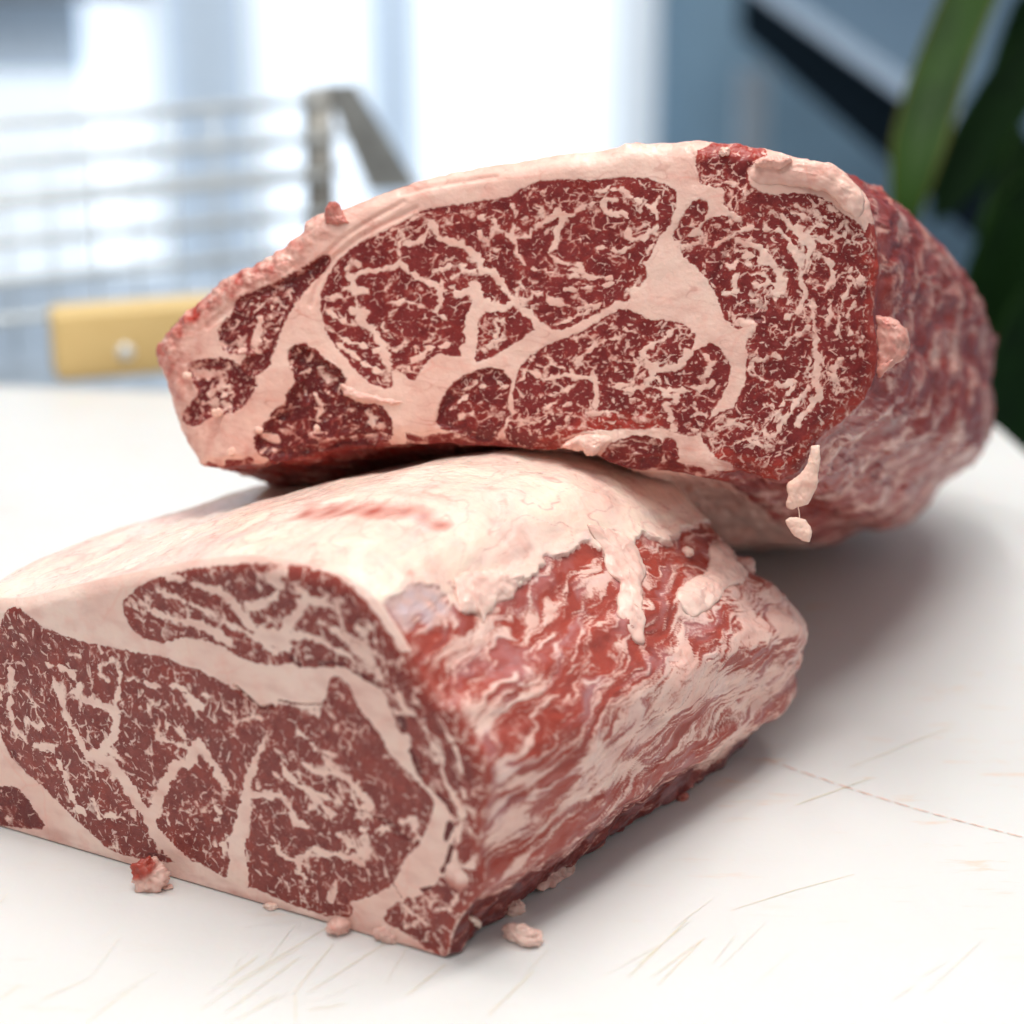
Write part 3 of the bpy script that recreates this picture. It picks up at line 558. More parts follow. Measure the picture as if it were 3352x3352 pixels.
UPP['blade'] = C3([(1190, 430), (1250, 420), (1330, 440), (1380, 490), (1480, 490), (1600, 500), (1680, 560), (1680, 640), (1630, 700), (1560, 785), (1640, 745), (1700, 660), (1770, 610), (1850, 670), (1910, 770), (1890, 880), (1830, 1000), (1760, 1100), (1700, 1200), (1650, 1210), (1560, 1170), (1440, 1150), (1300, 1160), (1150, 1160), (1000, 1170), (880, 1200), (760, 1260), (720, 1300), (560, 1270), (490, 1210), (525, 1130), (515, 1000), (555, 930), (560, 860), (590, 780), (640, 720), (720, 660), (850, 610), (980, 560), (1090, 490)])
UPP['round'] = C3([(60, 1110), (90, 1010), (150, 900), (250, 830), (380, 785), (460, 800), (520, 860), (500, 950), (510, 1040), (480, 1130), (430, 1230), (330, 1258), (200, 1190), (80, 1150)])
UPP['roll'] = C3([(1090, 1330), (1200, 1250), (1330, 1215), (1440, 1230), (1480, 1290), (1460, 1400), (1380, 1425), (1250, 1415), (1150, 1375)])
UPP['chuck'] = C4([(550, 230), (560, 180), (690, 120), (850, 140), (990, 180), (880, 270), (840, 320), (880, 420), (1000, 480), (1200, 450), (1350, 490), (1480, 600), (1560, 640), (1640, 760), (1680, 860), (1650, 950), (1640, 1060), (1610, 1200), (1600, 1350), (1680, 1400), (1670, 1500), (1610, 1640), (1600, 1750), (1480, 1830), (1350, 1920)]) + \
    C5([(620, 1630), (560, 1720), (450, 1862), (300, 1882), (170, 1810), (0, 1720)]) + C3([(1860, 1360), (1780, 1280), (1735, 1200), (1760, 1140), (1830, 1080), (1920, 1055)]) + \
    C4([(800, 1790), (830, 1700), (870, 1640), (860, 1550), (880, 1490), (865, 1400), (905, 1310), (910, 1260), (840, 1270), (800, 1300), (740, 1250), (710, 1190), (690, 1100), (650, 1050), (620, 980), (560, 910), (490, 870), (440, 790), (470, 730), (560, 740), (600, 700), (580, 660), (620, 620), (730, 605), (790, 650), (830, 640), (830, 590), (770, 560), (715, 510), (740, 410), (620, 395), (570, 380), (560, 320)])
UPP['sliver'] = C4([(385, 745), (430, 640), (490, 540), (550, 490), (620, 520), (600, 590), (540, 660), (450, 740)])
UPP['wedge'] = C1([(610, 960), (650, 890), (720, 850), (740, 750), (850, 700), (1000, 640), (1130, 570), (1290, 460), (1270, 520), (1180, 600), (1120, 680), (1060, 760), (1000, 860), (960, 1000), (925, 1070), (910, 1150), (820, 1205), (760, 1200), (790, 1120), (860, 1070), (750, 1050), (660, 1050)])
UPP['tip'] = C1([(400, 1170), (500, 1140), (640, 1140), (740, 1180), (730, 1230), (830, 1240), (770, 1360), (690, 1420), (560, 1430), (480, 1480), (420, 1510), (370, 1480), (420, 1430), (500, 1350), (480, 1260)])
UPP['under'] = C1([(1060, 1090), (1120, 1030), (1200, 1060), (1260, 1130), (1350, 1180), (1390, 1240), (1370, 1280), (1420, 1350), (1520, 1380), (1640, 1440), (1690, 1520), (1680, 1600), (1560, 1660), (1300, 1720), (1100, 1765), (960, 1760), (830, 1650), (880, 1580), (950, 1500), (960, 1450), (1060, 1420), (1060, 1330), (1130, 1270), (1110, 1180)])
UPP['stub'] = C3([(1478, 1245), (1550, 1222), (1590, 1340), (1560, 1392), (1515, 1380)])
UPP_V = [
    (C2([(1060, 850), (1100, 950), (1055, 1080), (1035, 1200), (1015, 1350)]), 5.0, 6.4), (C2([(1080, 960), (1250, 975), (1330, 945), (1430, 1040), (1500, 1110)]), 4.2, 2.8), (C2([(1190, 1060), (1220, 1130), (1160, 1230)]), 1.4, 1.6),
    (C2([(790, 430), (860, 540), (1000, 590), (1080, 660), (1110, 740), (1200, 770), (1260, 850), (1330, 945)]), 2.0, 3.0), (C2([(590, 570), (600, 670), (560, 720), (480, 735), (350, 760), (280, 800), (300, 860), (380, 880)]), 1.6, 2.4),
    (C2([(800, 470), (720, 560), (600, 600)]), 1.0, 2.0), (C2([(600, 690), (660, 760), (740, 800), (860, 860), (980, 900), (1070, 860)]), 1.2, 2.6), (C2([(850, 860), (850, 960), (830, 1000)]), 2.0, 2.2),
    (C2([(300, 990), (380, 1000), (330, 1060), (420, 1120), (470, 1200), (500, 1270), (520, 1350)]), 3.2, 3.0), (C2([(130, 1000), (200, 1050), (330, 1100)]), .8, 1.4), (C2([(140, 1110), (230, 1180), (330, 1210), (460, 1250)]), 1.2, 1.8),
    (C2([(120, 930), (200, 900), (260, 850), (310, 870)]), .8, 1.8), (C2([(200, 1210), (300, 1270), (360, 1330), (470, 1390)]), .9, 2.0),
    (C2([(1100, 400), (1190, 430), (1260, 510), (1330, 560), (1340, 640), (1400, 730), (1560, 760), (1750, 785), (1932, 795)]), 1.3, 1.3), (C2([(1340, 540), (1420, 520), (1480, 450), (1600, 390)]), 2.0, 1.2), (C2([(1310, 330), (1320, 450), (1300, 540)]), .6, 1.8),
    (C2([(1590, 370), (1640, 400), (1600, 480), (1580, 560), (1540, 640), (1640, 700), (1740, 720)]), 2.4, 1.8), (C2([(1640, 410), (1750, 350), (1850, 310), (1960, 290)]), 1.2, 1.8), (C2([(1100, 500), (1160, 580), (1210, 620)]), 1.0, 2.0),
    (C4([(60, 410), (130, 480), (230, 530), (290, 580), (285, 670), (200, 740)]), 1.0, 1.6), (C4([(80, 560), (120, 640), (100, 720), (160, 770), (60, 820), (-60, 800), (-200, 750)]), 1.0, 1.4), (C4([(40, 590), (-40, 570), (-60, 500), (30, 470)]), 2.0, 1.0), (C4([(310, 480), (260, 540), (330, 600)]), 1.4, .7), (C4([(100, 440), (30, 420), (-80, 440), (-180, 520)]), 1.2, 1.4),
    (C2([(1560, 930), (1700, 985), (1840, 960)]), 2.0, 1.0), (C2([(1500, 900), (1400, 880), (1350, 820)]), .8, .9), (C2([(1880, 960), (1700, 1040), (1560, 1090)]), .8, .8), (C2([(1640, 860), (1800, 850), (1932, 830)]), .7, .9),
    (C2([(800, 760), (900, 720), (1050, 700)]), .8, .9), (C2([(500, 960), (620, 940), (760, 980), (900, 1060)]), .6, .6), (C2([(520, 1240), (640, 1220), (760, 1240), (930, 1200)]), .7, .8), (C2([(600, 1390), (650, 1340), (760, 1260)]), .8, 1.4),
    # blade muscle
    (C3([(1060, 640), (980, 700), (900, 780), (920, 840), (1050, 850), (1080, 950), (1050, 1060)]), 1.6, 1.6), (C3([(1250, 580), (1150, 600), (1060, 650)]), 1., 1.6), (C3([(1540, 560), (1480, 610), (1400, 640), (1360, 690), (1400, 760), (1480, 790), (1560, 780)]), 1.8, 2.4), (C3([(1240, 540), (1330, 560), (1400, 610)]), 1., 1.2),
    (C3([(1570, 790), (1640, 700), (1720, 640), (1790, 600)]), 2.6, 2.8), (C3([(1730, 680), (1790, 740), (1770, 820)]), 1.8, 1.), (C3([(1440, 790), (1390, 870), (1380, 900)]), 1.6, 1.0), (C3([(1250, 930), (1380, 900), (1550, 920), (1700, 920), (1800, 880)]), .8, 1.4), (C3([(1480, 960), (1600, 960), (1560, 1000), (1500, 1010), (1530, 1100), (1560, 1170)]), .8, 2.6), (C3([(1740, 1060), (1650, 1150)]), 1.2, 1.4),
    (C3([(640, 800), (760, 850), (870, 830), (920, 840)]), .7, 1.4), (C3([(760, 690), (800, 760), (900, 800)]), .8, 1.), (C3([(700, 960), (840, 950), (960, 870)]), .8, 1.), (C3([(740, 1050), (760, 1120), (700, 1180)]), 1.0, 1.0), (C3([(1050, 870), (1180, 900), (1290, 880), (1330, 780), (1290, 700)]), .8, .9), (C3([(1000, 1070), (1160, 1060), (1280, 1100), (1420, 1120)]), .7, .6),
    # round and under
    (C3([(300, 870), (380, 910), (500, 900)]), .5, .6), (C3([(130, 1040), (240, 960), (330, 900)]), .7, .5), (C3([(200, 1090), (290, 1060), (260, 1010)]), .8, 1.), (C3([(520, 940), (530, 1040), (500, 1140), (440, 1230)]), 1.1, 1.0),
    (C1([(1120, 1500), (1180, 1600), (1320, 1650), (1500, 1640), (1640, 1610)]), .6, 1.2), (C1([(1170, 1180), (1120, 1220)]), 1.6, 1.), (C1([(900, 1600), (960, 1620)]), 4.0, 3.0), (C1([(1200, 1330), (1260, 1400), (1230, 1480)]), .8, .7), (C1([(1560, 1470), (1580, 1530), (1630, 1540)]), 2.0, 2.2),
    # wedge, tip
    (C1([(870, 850), (860, 930), (830, 1010), (850, 1060)]), 3.0, 2.4), (C1([(1010, 660), (960, 720), (860, 760)]), .9, .6), (C1([(700, 1000), (750, 1030), (720, 960)]), 1., 1.), (C1([(430, 1190), (520, 1210), (600, 1200), (620, 1280), (540, 1320)]), 2.8, 2.0), (C1([(560, 1380), (640, 1340), (700, 1300)]), 1., 1.2), (C1([(480, 1400), (600, 1390)]), .8, .8),
    # chuck
    (C4([(620, 280), (680, 310), (650, 380)]), 1.4, 1.0), (C4([(700, 380), (830, 400), (870, 480)]), 1.0, .6), (C4([(450, 780), (560, 760), (640, 800), (740, 730), (830, 690), (900, 660), (960, 600), (950, 540)]), 1.6, .8), (C4([(960, 600), (980, 680), (1060, 690), (1130, 750)]), 1.8, 1.0), (C4([(1080, 590), (1180, 690), (1280, 740), (1400, 740), (1480, 700)]), 1.0, 1.6), (C4([(1190, 680), (1260, 780), (1240, 860), (1180, 840), (1130, 800)]), 3.0, 2.0),
    (C4([(800, 750), (940, 800), (1000, 880), (1070, 960), (1090, 1050), (1060, 1070)]), 1.8, 4.2), (C4([(1140, 780), (1200, 900), (1200, 1020), (1240, 1090), (1180, 1200), (1100, 1240)]), 3.2, 1.2), (C4([(700, 870), (760, 920), (850, 830), (930, 860), (980, 900)]), 1., 2.), (C4([(1300, 820), (1400, 900), (1400, 1000), (1340, 1080)]), 1.2, 1.4), (C4([(880, 1000), (930, 1040), (1000, 1010), (1050, 1030)]), 1.4, 1.8), (C4([(720, 1080), (790, 1060), (780, 990), (830, 930)]), 2.2, 1.), (C4([(860, 960), (960, 950), (1000, 1000)]), 1.0, 1.6), (C4([(900, 1130), (960, 1170), (1000, 1120)]), 1.6, 1.),
    (C4([(1600, 980), (1520, 1000), (1480, 1080), (1440, 1200), (1430, 1330)]), 1.6, 1.3), (C4([(1270, 1110), (1280, 1260), (1290, 1400), (1300, 1500), (1300, 1640)]), 1.0, 3.4), (C4([(1300, 1640), (1330, 1720), (1260, 1800), (1180, 1900)]), 2.4, 2.), (C4([(1370, 1590), (1430, 1620), (1450, 1690)]), 1.6, 2.2), (C4([(1360, 1300), (1390, 1200), (1380, 1120)]), .8, .8), (C4([(1520, 1330), (1500, 1220), (1540, 1120)]), .8, .7),
    (C4([(900, 1490), (960, 1510), (1020, 1470), (1100, 1500)]), 1.2, .8), (C4([(880, 1580), (990, 1640), (1120, 1660), (1180, 1600)]), .8, 1.), (C4([(1060, 1800), (1140, 1700), (1170, 1640)]), .8, 1.4), (C4([(1100, 1400), (1200, 1330), (1260, 1280)]), 1.0, .8), (C4([(1390, 1500), (1460, 1490), (1400, 1560)]), 1.6, 1.), (C4([(840, 1260), (890, 1280), (860, 1340)]), 3.4, 3.),
    (C5([(40, 1560), (100, 1500), (200, 1480), (240, 1560)]), 1.0, .8), (C5([(270, 1560), (330, 1610), (420, 1500), (470, 1420), (560, 1290)]), .8, 1.8), (C5([(60, 1660), (160, 1620), (300, 1660), (420, 1640)]), .8, .7), (C4([(1000, 520), (1150, 570), (1300, 620), (1420, 700)]), .7, .7), (C4([(1060, 500), (1220, 540), (1400, 620)]), .6, .7), (C4([(1500, 640), (1450, 560), (1300, 480)]), .8, 1.2),
]
up_sub = {'eye': (.35, 6.2, 1.3, .80, 5, .75, .35), 'blade': (.15, 4.8, 1.35, 1.15, 15, .95, .4), 'round': (.6, 7, 1.6, .4, 25), 'roll': (.1, 6, 3, .3, 29), 'chuck': (1.35, 3.8, 1.7, 1.0, 35, .85, .9), 'sliver': (.8, 4.0, 1.3, 1.1, 45), 'wedge': (.6, 6, 2.4, .6, 49), 'tip': (.3, 5, 1.8, 1.1, 53), 'under': (.5, 8, 1.4, .3, 57), 'stub': (1.2, 8, 1.4, .3, 59)}
UP_SPOT = [(C2([(700, 780), (500, 1000), (800, 1000), (1150, 620)]), 10, .8), (C2([(1700, 250), (1700, 640), (1500, 850), (1800, 900)]), 10, .6), (C2([(350, 700), (250, 1150)]), 12, 1.15)]
UPP_V = [(p, a * .95, b * .95) for p, a, b in UPP_V]
mat_up = meat_material("meat_upper", (.165, .0205, .0205), (.225, .031, .029), (.40, .044, .028), (.070, .0075, .0085),
                       (.86, .59, .49), (.81, .50, .41), (.80, .39, .31), (.84, .60, .47), .36, .34, stretch=(.72, 1, 1.05), rot=(0, .25, 0), grain=1.1)
NT_U, NC_U, NA_U = 1500, 270, 105
def up_weight(m): return np.where(m[:, 1] > -.012, 1.0, .8)
uout = resample_loop(smooth_loop(up_uv(up_trace), 1), NT_U, up_weight)
uring, us = cap_rings(uout, (-.055, .045), (.115, .062), NC_U)
UAX = np.array([.29, .93, -.37]); UAX /= np.linalg.norm(UAX); U_END = .37
ua = U_END * np.linspace(0, 1, NA_U + 1)[1:] ** 1.05
cu, cv = .02, .055
ulat = []
for a in ua:
    u, v = uout[:, 0].copy(), uout[:, 1].copy(); f = a / U_END
    right = sst(.04, .17, u); lowr = sst(.04, -.01, v); grow = sst(.0, .22, a)
    v = cv + (v - cv) * (1 + .34 * grow) + lowr * sst(.09, .17, u) * .020 * sst(.06, .24, a) - lowr * sst(.14, .05, u) * .010 * sst(.05, .2, a)
    v = v - sst(.075, .12, v) * sst(.03, .12, u) * .030 * sst(.04, .22, a)
    u = u + right * (.006 * sst(0, .03, a) + .024 * sst(.02, .20, a))
    a1 = .235; k = 1.
    if a > a1: q = (a - a1) / (U_END - a1); k = max(0., 1 - q ** 2.2) ** (1 / 2.2)
    u = cu + (u - cu) * (.25 + .75 * k); v = (cv - .01) + (v - cv + .01) * k
    P = U0 + u[:, None] * UU + v[:, None] * UV + a * UAX
    ulat.append(P)
def bendf(u): return .016 * sst(.10, .19, u) ** 1.5 + .008 * sst(-.08, -.135, u)
ulat = np.array(ulat) - UN * (.0045 + bendf(uout[:, 0]))[None, :, None]
ucap = U0 + uring[..., :1] * UU + uring[..., 1:] * UV
ued = np.linalg.norm(uring - uout[None], axis=2)
uu_ = uring[..., 0]
bend = -bendf(uu_) - .0045 * np.clip(1 - ued / .008, 0, 1) ** 2
ucap = ucap + UN * bend[..., None]
G = np.concatenate([ucap[::-1], ulat], 0); V0 = G.reshape(-1, 3); FQ = grid_faces(G.shape[0], NT_U); nrm = vert_normals(V0, FQ)
if (nrm[(NC_U // 2) * NT_U + 5] @ UN) < 0: FQ = FQ[:, ::-1]; nrm = -nrm
ncap = NC_U * NT_U
Pc = uring[::-1].reshape(-1, 2); x, y = Pc[:, 0] * 1000, Pc[:, 1] * 1000; ed = ued[::-1].ravel()
Lc, idc, Lraw, Vn, thr_, ton_ = build_face(Pc, UPP, UPP_V, up_sub, up_uv, 2, UP_SPOT)
lean = np.full(len(V0), -6.); lean[:ncap] = Lc; marb = np.zeros(len(V0)); marb[:ncap] = thr_
warm = np.zeros(len(V0)); dark = np.zeros(len(V0)); tint = np.zeros(len(V0)); vid = np.zeros(len(V0), int); vid[:ncap] = idc
keys = list(UPP)
def isid(*n): return np.isin(idc, [keys.index(k) + 1 for k in n])
dark[:ncap] = np.where(isid('under'), .45, 0) + .35 * np.clip(ton_, 0, 1) + np.where(isid('wedge', 'tip', 'roll', 'round'), .30, 0) + .25 * sst(.2, .7, fbm2(x / 13, y / 13, 71)) * (idc > 0)
warm[:ncap] = (.30 * sst(.15, .75, fbm2(x / 15, y / 15, 72)) + .3 * np.clip(-ton_, 0, 1)) * (idc > 0)
redz = np.full(ncap, 9.)
for pts, w in ((C3([(720, 1290), (860, 1220), (1000, 1160), (1160, 1130), (1300, 1120), (1430, 1130)]), 7.), (C5([(20, 1760), (150, 1790), (300, 1850), (450, 1830), (560, 1740), (640, 1610), (820, 1460), (930, 1350)]), 9.), (C5([(960, 460), (1000, 520), (990, 620)]), 6), (C4([(560, 180), (690, 140), (850, 160), (950, 180)]), 7)):
    redz = np.minimum(redz, stroke(Pc, up_uv(pts), w * mm, w * mm) * 1000)
redf = sst(2.5, -2, redz + 1.5 * fbm2(x / 5, y / 5, 74)); warm[:ncap] = np.maximum(warm[:ncap], .75 * redf)
lean[:ncap] = np.where((redf > .5) & (idc > 0), np.maximum(lean[:ncap], lean[:ncap] * .3 + .12), lean[:ncap])
# pink, blood-tinged rim at the upper left and the bottom
rim = sst(.020, .004, ed) * sst(-.03, -.085, Pc[:, 0]) * sst(.0, .04, Pc[:, 1]); rim = np.maximum(rim, .35 * sst(.005, .0, ed))
tint[:ncap] = .22 * fbm2(x / 14, y / 7, 75) - rim * np.clip(.48 + .8 * fbm2(x / 5, y / 5, 76), 0, .85) - .5 * np.maximum(sst(.025, -.012, Pc[:, 1]), .7 * sst(-.06, -.10, Pc[:, 0])) * np.clip(.35 + 1.2 * fbm2(x / 8, y / 8, 77), 0, 1)
spk = sst(.35, .6, noise2(x / 2.4, y / 2.4, 78)) * isid('under', 'tip', 'wedge'); lean[:ncap] -= spk * .6
ur = sst(.0055, .002, ed + .0012 * fbm2(x / 4, y / 4, 110)) * sst(.12, .14, Pc[:, 0]) * sst(.105, .09, Pc[:, 1]); lean[:ncap] = np.maximum(lean[:ncap], np.where(ur > .4, .3 + .6 * fbm2(x / 3, y / 6, 111), -9)); warm[:ncap] = np.maximum(warm[:ncap], .5 * ur)
bot = sst(.0055, .002, ed + .0016 * fbm2(x / 6, y / 6, 105)) * sst(.022, .012, Pc[:, 1]) * sst(-.115, -.095, Pc[:, 0]); bot *= sst(-.25, .0, fbm2(x / 16, y / 16, 106) + .05)
lean[:ncap] = np.maximum(lean[:ncap], np.where(bot > .45, (bot - .45) * .6 + .5 * fbm2(x / 5, y / 3, 112), -9)); dark[:ncap] = np.maximum(dark[:ncap], .5 * bot)
# silverskin lines inside the thick seams
line = np.abs(noise2(x / 26 + .3 * noise2(x / 8, y / 8, 82), y / 5.5 + x / 30, 79)); tint[:ncap] -= .28 * sst(.035, .0, line) * (idc == 0)
# lateral
av = np.repeat(ua, NT_U); g = np.r_[0, np.cumsum(np.linalg.norm(np.diff(uout, axis=0), axis=1))]; gs = np.tile(g, NA_U)
xl, yl = av * 1000, gs * 1000
ul = np.tile(uout[:, 0], NA_U); vl = np.tile(uout[:, 1], NA_U)
wx = xl + 7 * noise2(xl / 14, yl / 14, 83); wy = yl + 7 * noise2(xl / 16, yl / 14, 84) + .35 * xl
st = .9 * noise2(wx / 24, wy / 13, 85) + .7 * noise2(wx / 11, wy / 5, 86) + .55 * noise2(wx / 6, wy / 2.2, 87) + .3 * noise2(wx / 3, wy / 1.2, 88)
topz = sst(.085, .105, vl) * sst(.16, .10, ul)
Ls = (st + .30 * sst(.07, .0, av) - .05 - 1.3 * topz * 0) * 1.5
fatz = (vl > .04 - .45 * (ul + .06)) & (ul < .10)       # the top and the left side are covered with fat
lean[ncap:] = np.where(fatz, np.minimum(Ls - 1.2, -.3), .26 + .40 * Ls)
warm[ncap:] = np.clip(.6 + .6 * fbm2(xl / 20, yl / 12, 88), 0, 1); dark[ncap:] = np.clip(.2 + .6 * fbm2(xl / 16, yl / 10, 89), 0, .7)
tint[ncap:] = -np.clip(np.where(fatz, .25, .42) + .4 * fbm2(xl / 12, yl / 12, 91), 0, .75)
vid[ncap:] = np.where(fatz, len(UPP) + 1, len(UPP) + 2)
skin = np.zeros(len(V0)); skin[ncap:] = np.clip(.0 + .5 * fbm2(wx / 24, wy / 8, 103), 0, .08) * ~fatz
H = np.zeros(len(V0)); fade = sst(0, .004, ed)
H[:ncap] = (1.6 * fbm2(x / 40, y / 40, 92) + .18 * fbm2(x / 8, y / 8, 93)) * (.4 + .6 * fade) - .16 * sst(-.4, .6, Lc) * fade \
    - np.where(isid('under'), 3.2 * sst(0, 4, Lraw) + 1.6 * fbm2(x / 9, y / 9, 94), 0) - np.where(isid('tip', 'wedge', 'roll'), 1.6 * sst(0, 3, Lraw) + .8 * fbm2(x / 7, y / 7, 96), 0) - np.where(isid('round'), 1.2 * sst(0, 2, Lraw), 0) \
    + np.where(isid('chuck'), .5 * fbm2(x / 6, y / 10, 98) + .15 * fbm2(x / 2.5, y / 2.5, 99), 0) + 1.1 * redf * fbm2(x / 5, y / 5, 100) + 1.6 * rim * fbm2(x / 5, y / 5, 104)
gro = np.full(ncap, 9.)
for pts, w in ((C4([(830, 400), (840, 330), (870, 280)]), 2.2), (C4([(640, 1000), (700, 900), (760, 760)]), .9), (C3([(60, 1130), (100, 1020), (200, 960)]), 1.6), (C1([(1290, 470), (1100, 590), (900, 680), (740, 740), (520, 900)]), 1.8), (C2([(700, 350), (500, 450), (330, 540), (180, 660), (80, 800), (30, 960)]), .8), (C2([(620, 310), (420, 420), (230, 540), (90, 680), (0, 860)]), .7), (C2([(600, 260), (900, 190), (1200, 150)]), .7), (C4([(880, 1160), (980, 1180), (960, 1240), (860, 1240)]), 1.2)):
    gro = np.minimum(gro, stroke(Pc, up_uv(pts), w * mm, w * mm) * 1000)
H[:ncap] -= .7 * sst(1.6, -.5, gro)
dark[:ncap] = np.maximum(dark[:ncap], .45 * sst(.3, -.3, gro) * (idc > 0)); tint[:ncap] = np.clip(tint[:ncap] - .12 * sst(1.0, -.3, gro), -1, 1)
seam = sst(0, .008, av)
H[ncap:] = seam * (2.4 * fbm2(xl / 30, yl / 22, 101) + 1.3 * fbm2(wx / 12, wy / 5, 102) - .7 * sst(-.6, .8, Ls))
V1 = V0 + nrm * (H * mm)[:, None]
# pink lumps of fat along the upper-left rim
V1[:, 2] = np.maximum(V1[:, 2], .0008)
up = empty("beef_roast", tuple(np.round(U0 + .12 * UAX, 4)), "large marbled beef cut with several muscles, propped on top of the lower block", "raw beef")
names = ["fat_seam"] + ["muscle"] * len(UPP) + ["fat_cover", "membrane_side"]
labels = ["pale fat seams between the muscles", "large oval marbled eye muscle", "fan-shaped finely marbled muscle below the eye", "small rounded dark muscle at the bottom", "dark rolled muscle at the bottom edge", "big streaky swirled muscle at the right", "short slanting sliver of muscle at the top", "dark wedge of muscle at the upper left", "patchy muscle near the left tip", "rough dark red muscle at the lower left", "square dark muscle stub at the bottom", "pale fat along the top and left", "dark red side covered in torn membrane"]
split_parts(V1, FQ, vid, names, mat_up, up, {"lean": lean, "warm": warm, "dark": dark, "tint": tint, "skin": skin, "marb": marb}, labels)
#@@REST
# ------------------------------------------------------------------ loose flaps and lumps on the two cuts
def attrs_const(n, lean=-3., warm=0., dark=0., tint=0.):
    f = lambda v: (np.full(n, v) if np.isscalar(v) else v)
    return {"lean": f(lean), "warm": f(warm), "dark": f(dark), "tint": f(tint)}
def pillow(name, loop, nvec, thick, mat, parent, tint=0., lean=-3., seed=1, rough=.0005, n=90, rings=14, back=.35):
    """soft slab with rounded rim: closed 3-D outline, offset along nvec"""
    loop = np.asarray(loop); q = np.vstack([loop, loop[:1]]); d = np.r_[0, np.cumsum(np.linalg.norm(np.diff(q, axis=0), axis=1))]
    s = np.linspace(0, d[-1], n, endpoint=False); P = np.stack([np.interp(s, d, q[:, k]) for k in range(3)], 1)
    for _ in range(1): P = .25 * np.roll(P, 1, 0) + .5 * P + .25 * np.roll(P, -1, 0)
    c = P.mean(0); ev, evec = np.linalg.eigh(np.cov((P - c).T)); ax = evec[:, 2]; ext = ((P - c) @ ax); L = .45 * max(abs(ext.min()), ext.max())
    qk = c + np.clip(ext, -L, L)[:, None] * ax
    # curved spine: mean of the outline near each station
    for it in range(3):
        w = np.exp(-((ext[:, None] - np.clip(ext, -L, L)[None]) / (.25 * L + 1e-6)) ** 2); qk = (w.T @ P) / w.sum(0)[:, None]
    rows = []
    nv = np.asarray(nvec, float); nv = nv if nv.ndim == 2 else np.tile(nv, (n, 1))
    if len(nv) != n: nv = np.tile(nv.mean(0) / np.linalg.norm(nv.mean(0)), (n, 1))
    for sg, h in ((-1, back), (1, 1.)):
        rr = np.linspace(0, 1, rings); rr = rr[::-1] if sg < 0 else rr[1:]
        for r in rr: rows.append(P * (1 - r) + qk * r + nv * (sg * h * thick * math.sqrt(max(0, 1 - (1 - r) ** 2))))
    V = np.concatenate(rows); Fq = grid_faces(len(rows), n)
    nn = vert_normals(V, Fq); V = V + nn * ((rough * 2 * noise3(V, 260, seed) + rough * noise3(V, 800, seed + 3))[:, None])
    if (nn[-n * 3] @ nv[0]) < 0: Fq = Fq[:, ::-1]
    t = tint + .25 * noise3(V, 300, seed + 5)
    return mesh_obj(name, V, Fq, mat, parent, attrs_const(len(V), lean, 0, 0, t))
def lump(name, c, radii, mat, parent=None, tint=0., lean=-3., seed=1, rough=.3, rot=0., flat=None, warm=0.):
    """irregular crumb made of several merged bulges"""
    nu, nv_ = 56, 34; th = np.linspace(0, np.pi, nv_); ph = np.linspace(0, 2 * np.pi, nu, endpoint=False)
    T_, Ph = np.meshgrid(th, ph, indexing='ij'); D = np.stack([np.sin(T_) * np.cos(Ph), np.sin(T_) * np.sin(Ph), np.cos(T_)], -1).reshape(-1, 3)
    rs = np.random.RandomState(seed); pk = rs.normal(size=(9, 3)); pk /= np.linalg.norm(pk, axis=1)[:, None]
    dd = np.sort(np.arccos(np.clip(D @ pk.T, -1, 1)), axis=1); bulge = np.sqrt(np.clip(1 - (dd[:, 0] / .95) ** 2, 0, 1)) * sst(0, .25, dd[:, 1] - dd[:, 0]) ** .35
    r = .80 + .20 * bulge + .6 * rough * noise3(D + seed * .37, .9, seed) + .30 * rough * noise3(D, 3.1, seed + 4) + .12 * rough * noise3(D, 7, seed + 8)
    V = D * r[:, None] * np.array(radii); cr, sr = math.cos(rot), math.sin(rot)
    V = np.stack([V[:, 0] * cr - V[:, 1] * sr, V[:, 0] * sr + V[:, 1] * cr, V[:, 2]], 1) + np.asarray(c)
    if flat is not None: V[:, 2] = np.maximum(V[:, 2], flat)
    t = tint + .3 * noise3(D, 2.5, seed + 6) if np.isscalar(tint) else tint(D)
    return mesh_obj(name, V, grid_faces(nv_, nu), mat, parent, attrs_const(len(V), lean, warm, 0, t))
def up3(pts, off=0.): return np.array([at_plane(p, U0 + UN * off, UN) for p in pts])
def low3(pts, off=0.): return np.array([at_plane(p, A0 + LN * off, LN) for p in pts])
_pl = proj(LOW_TOP)[sub_i]; _pn = LOW_N[sub_i]
def side3(pts):
    k = [int(np.argmin(((_pl - np.array(p)) ** 2).sum(1))) for p in pts]; P = LOW_TOP[sub_i][k]; Nn = _pn[k].mean(0); return P, Nn / np.linalg.norm(Nn)

# upper cut
pillow("fat_fold", up3(C4([(845, 330), (870, 280), (960, 240), (1060, 212), (1140, 215), (1290, 240), (1400, 262), (1490, 330), (1560, 410), (1610, 480), (1600, 580), (1560, 620), (1480, 560), (1370, 450), (1230, 420), (1100, 400), (950, 400), (880, 390)]), -.0015), UN, .0030, mat_up, up, -.05, seed=3, rough=.0004)
pillow("fat_roll", up3(C4([(900, 260), (960, 225), (1060, 205), (1140, 215), (1150, 250), (1080, 290), (960, 290), (905, 285)]), .001), UN, .0042, mat_up, up, -.12, seed=4)
pillow("fat_flap", up3(C5([(985, 830), (1060, 840), (1150, 870), (1200, 930), (1215, 1010), (1190, 1090), (1150, 1130), (1080, 1170), (1020, 1230), (995, 1200), (1010, 1100), (1005, 980), (1000, 900)]), -.003), UN, .0045, mat_up, up, -.55, seed=5)
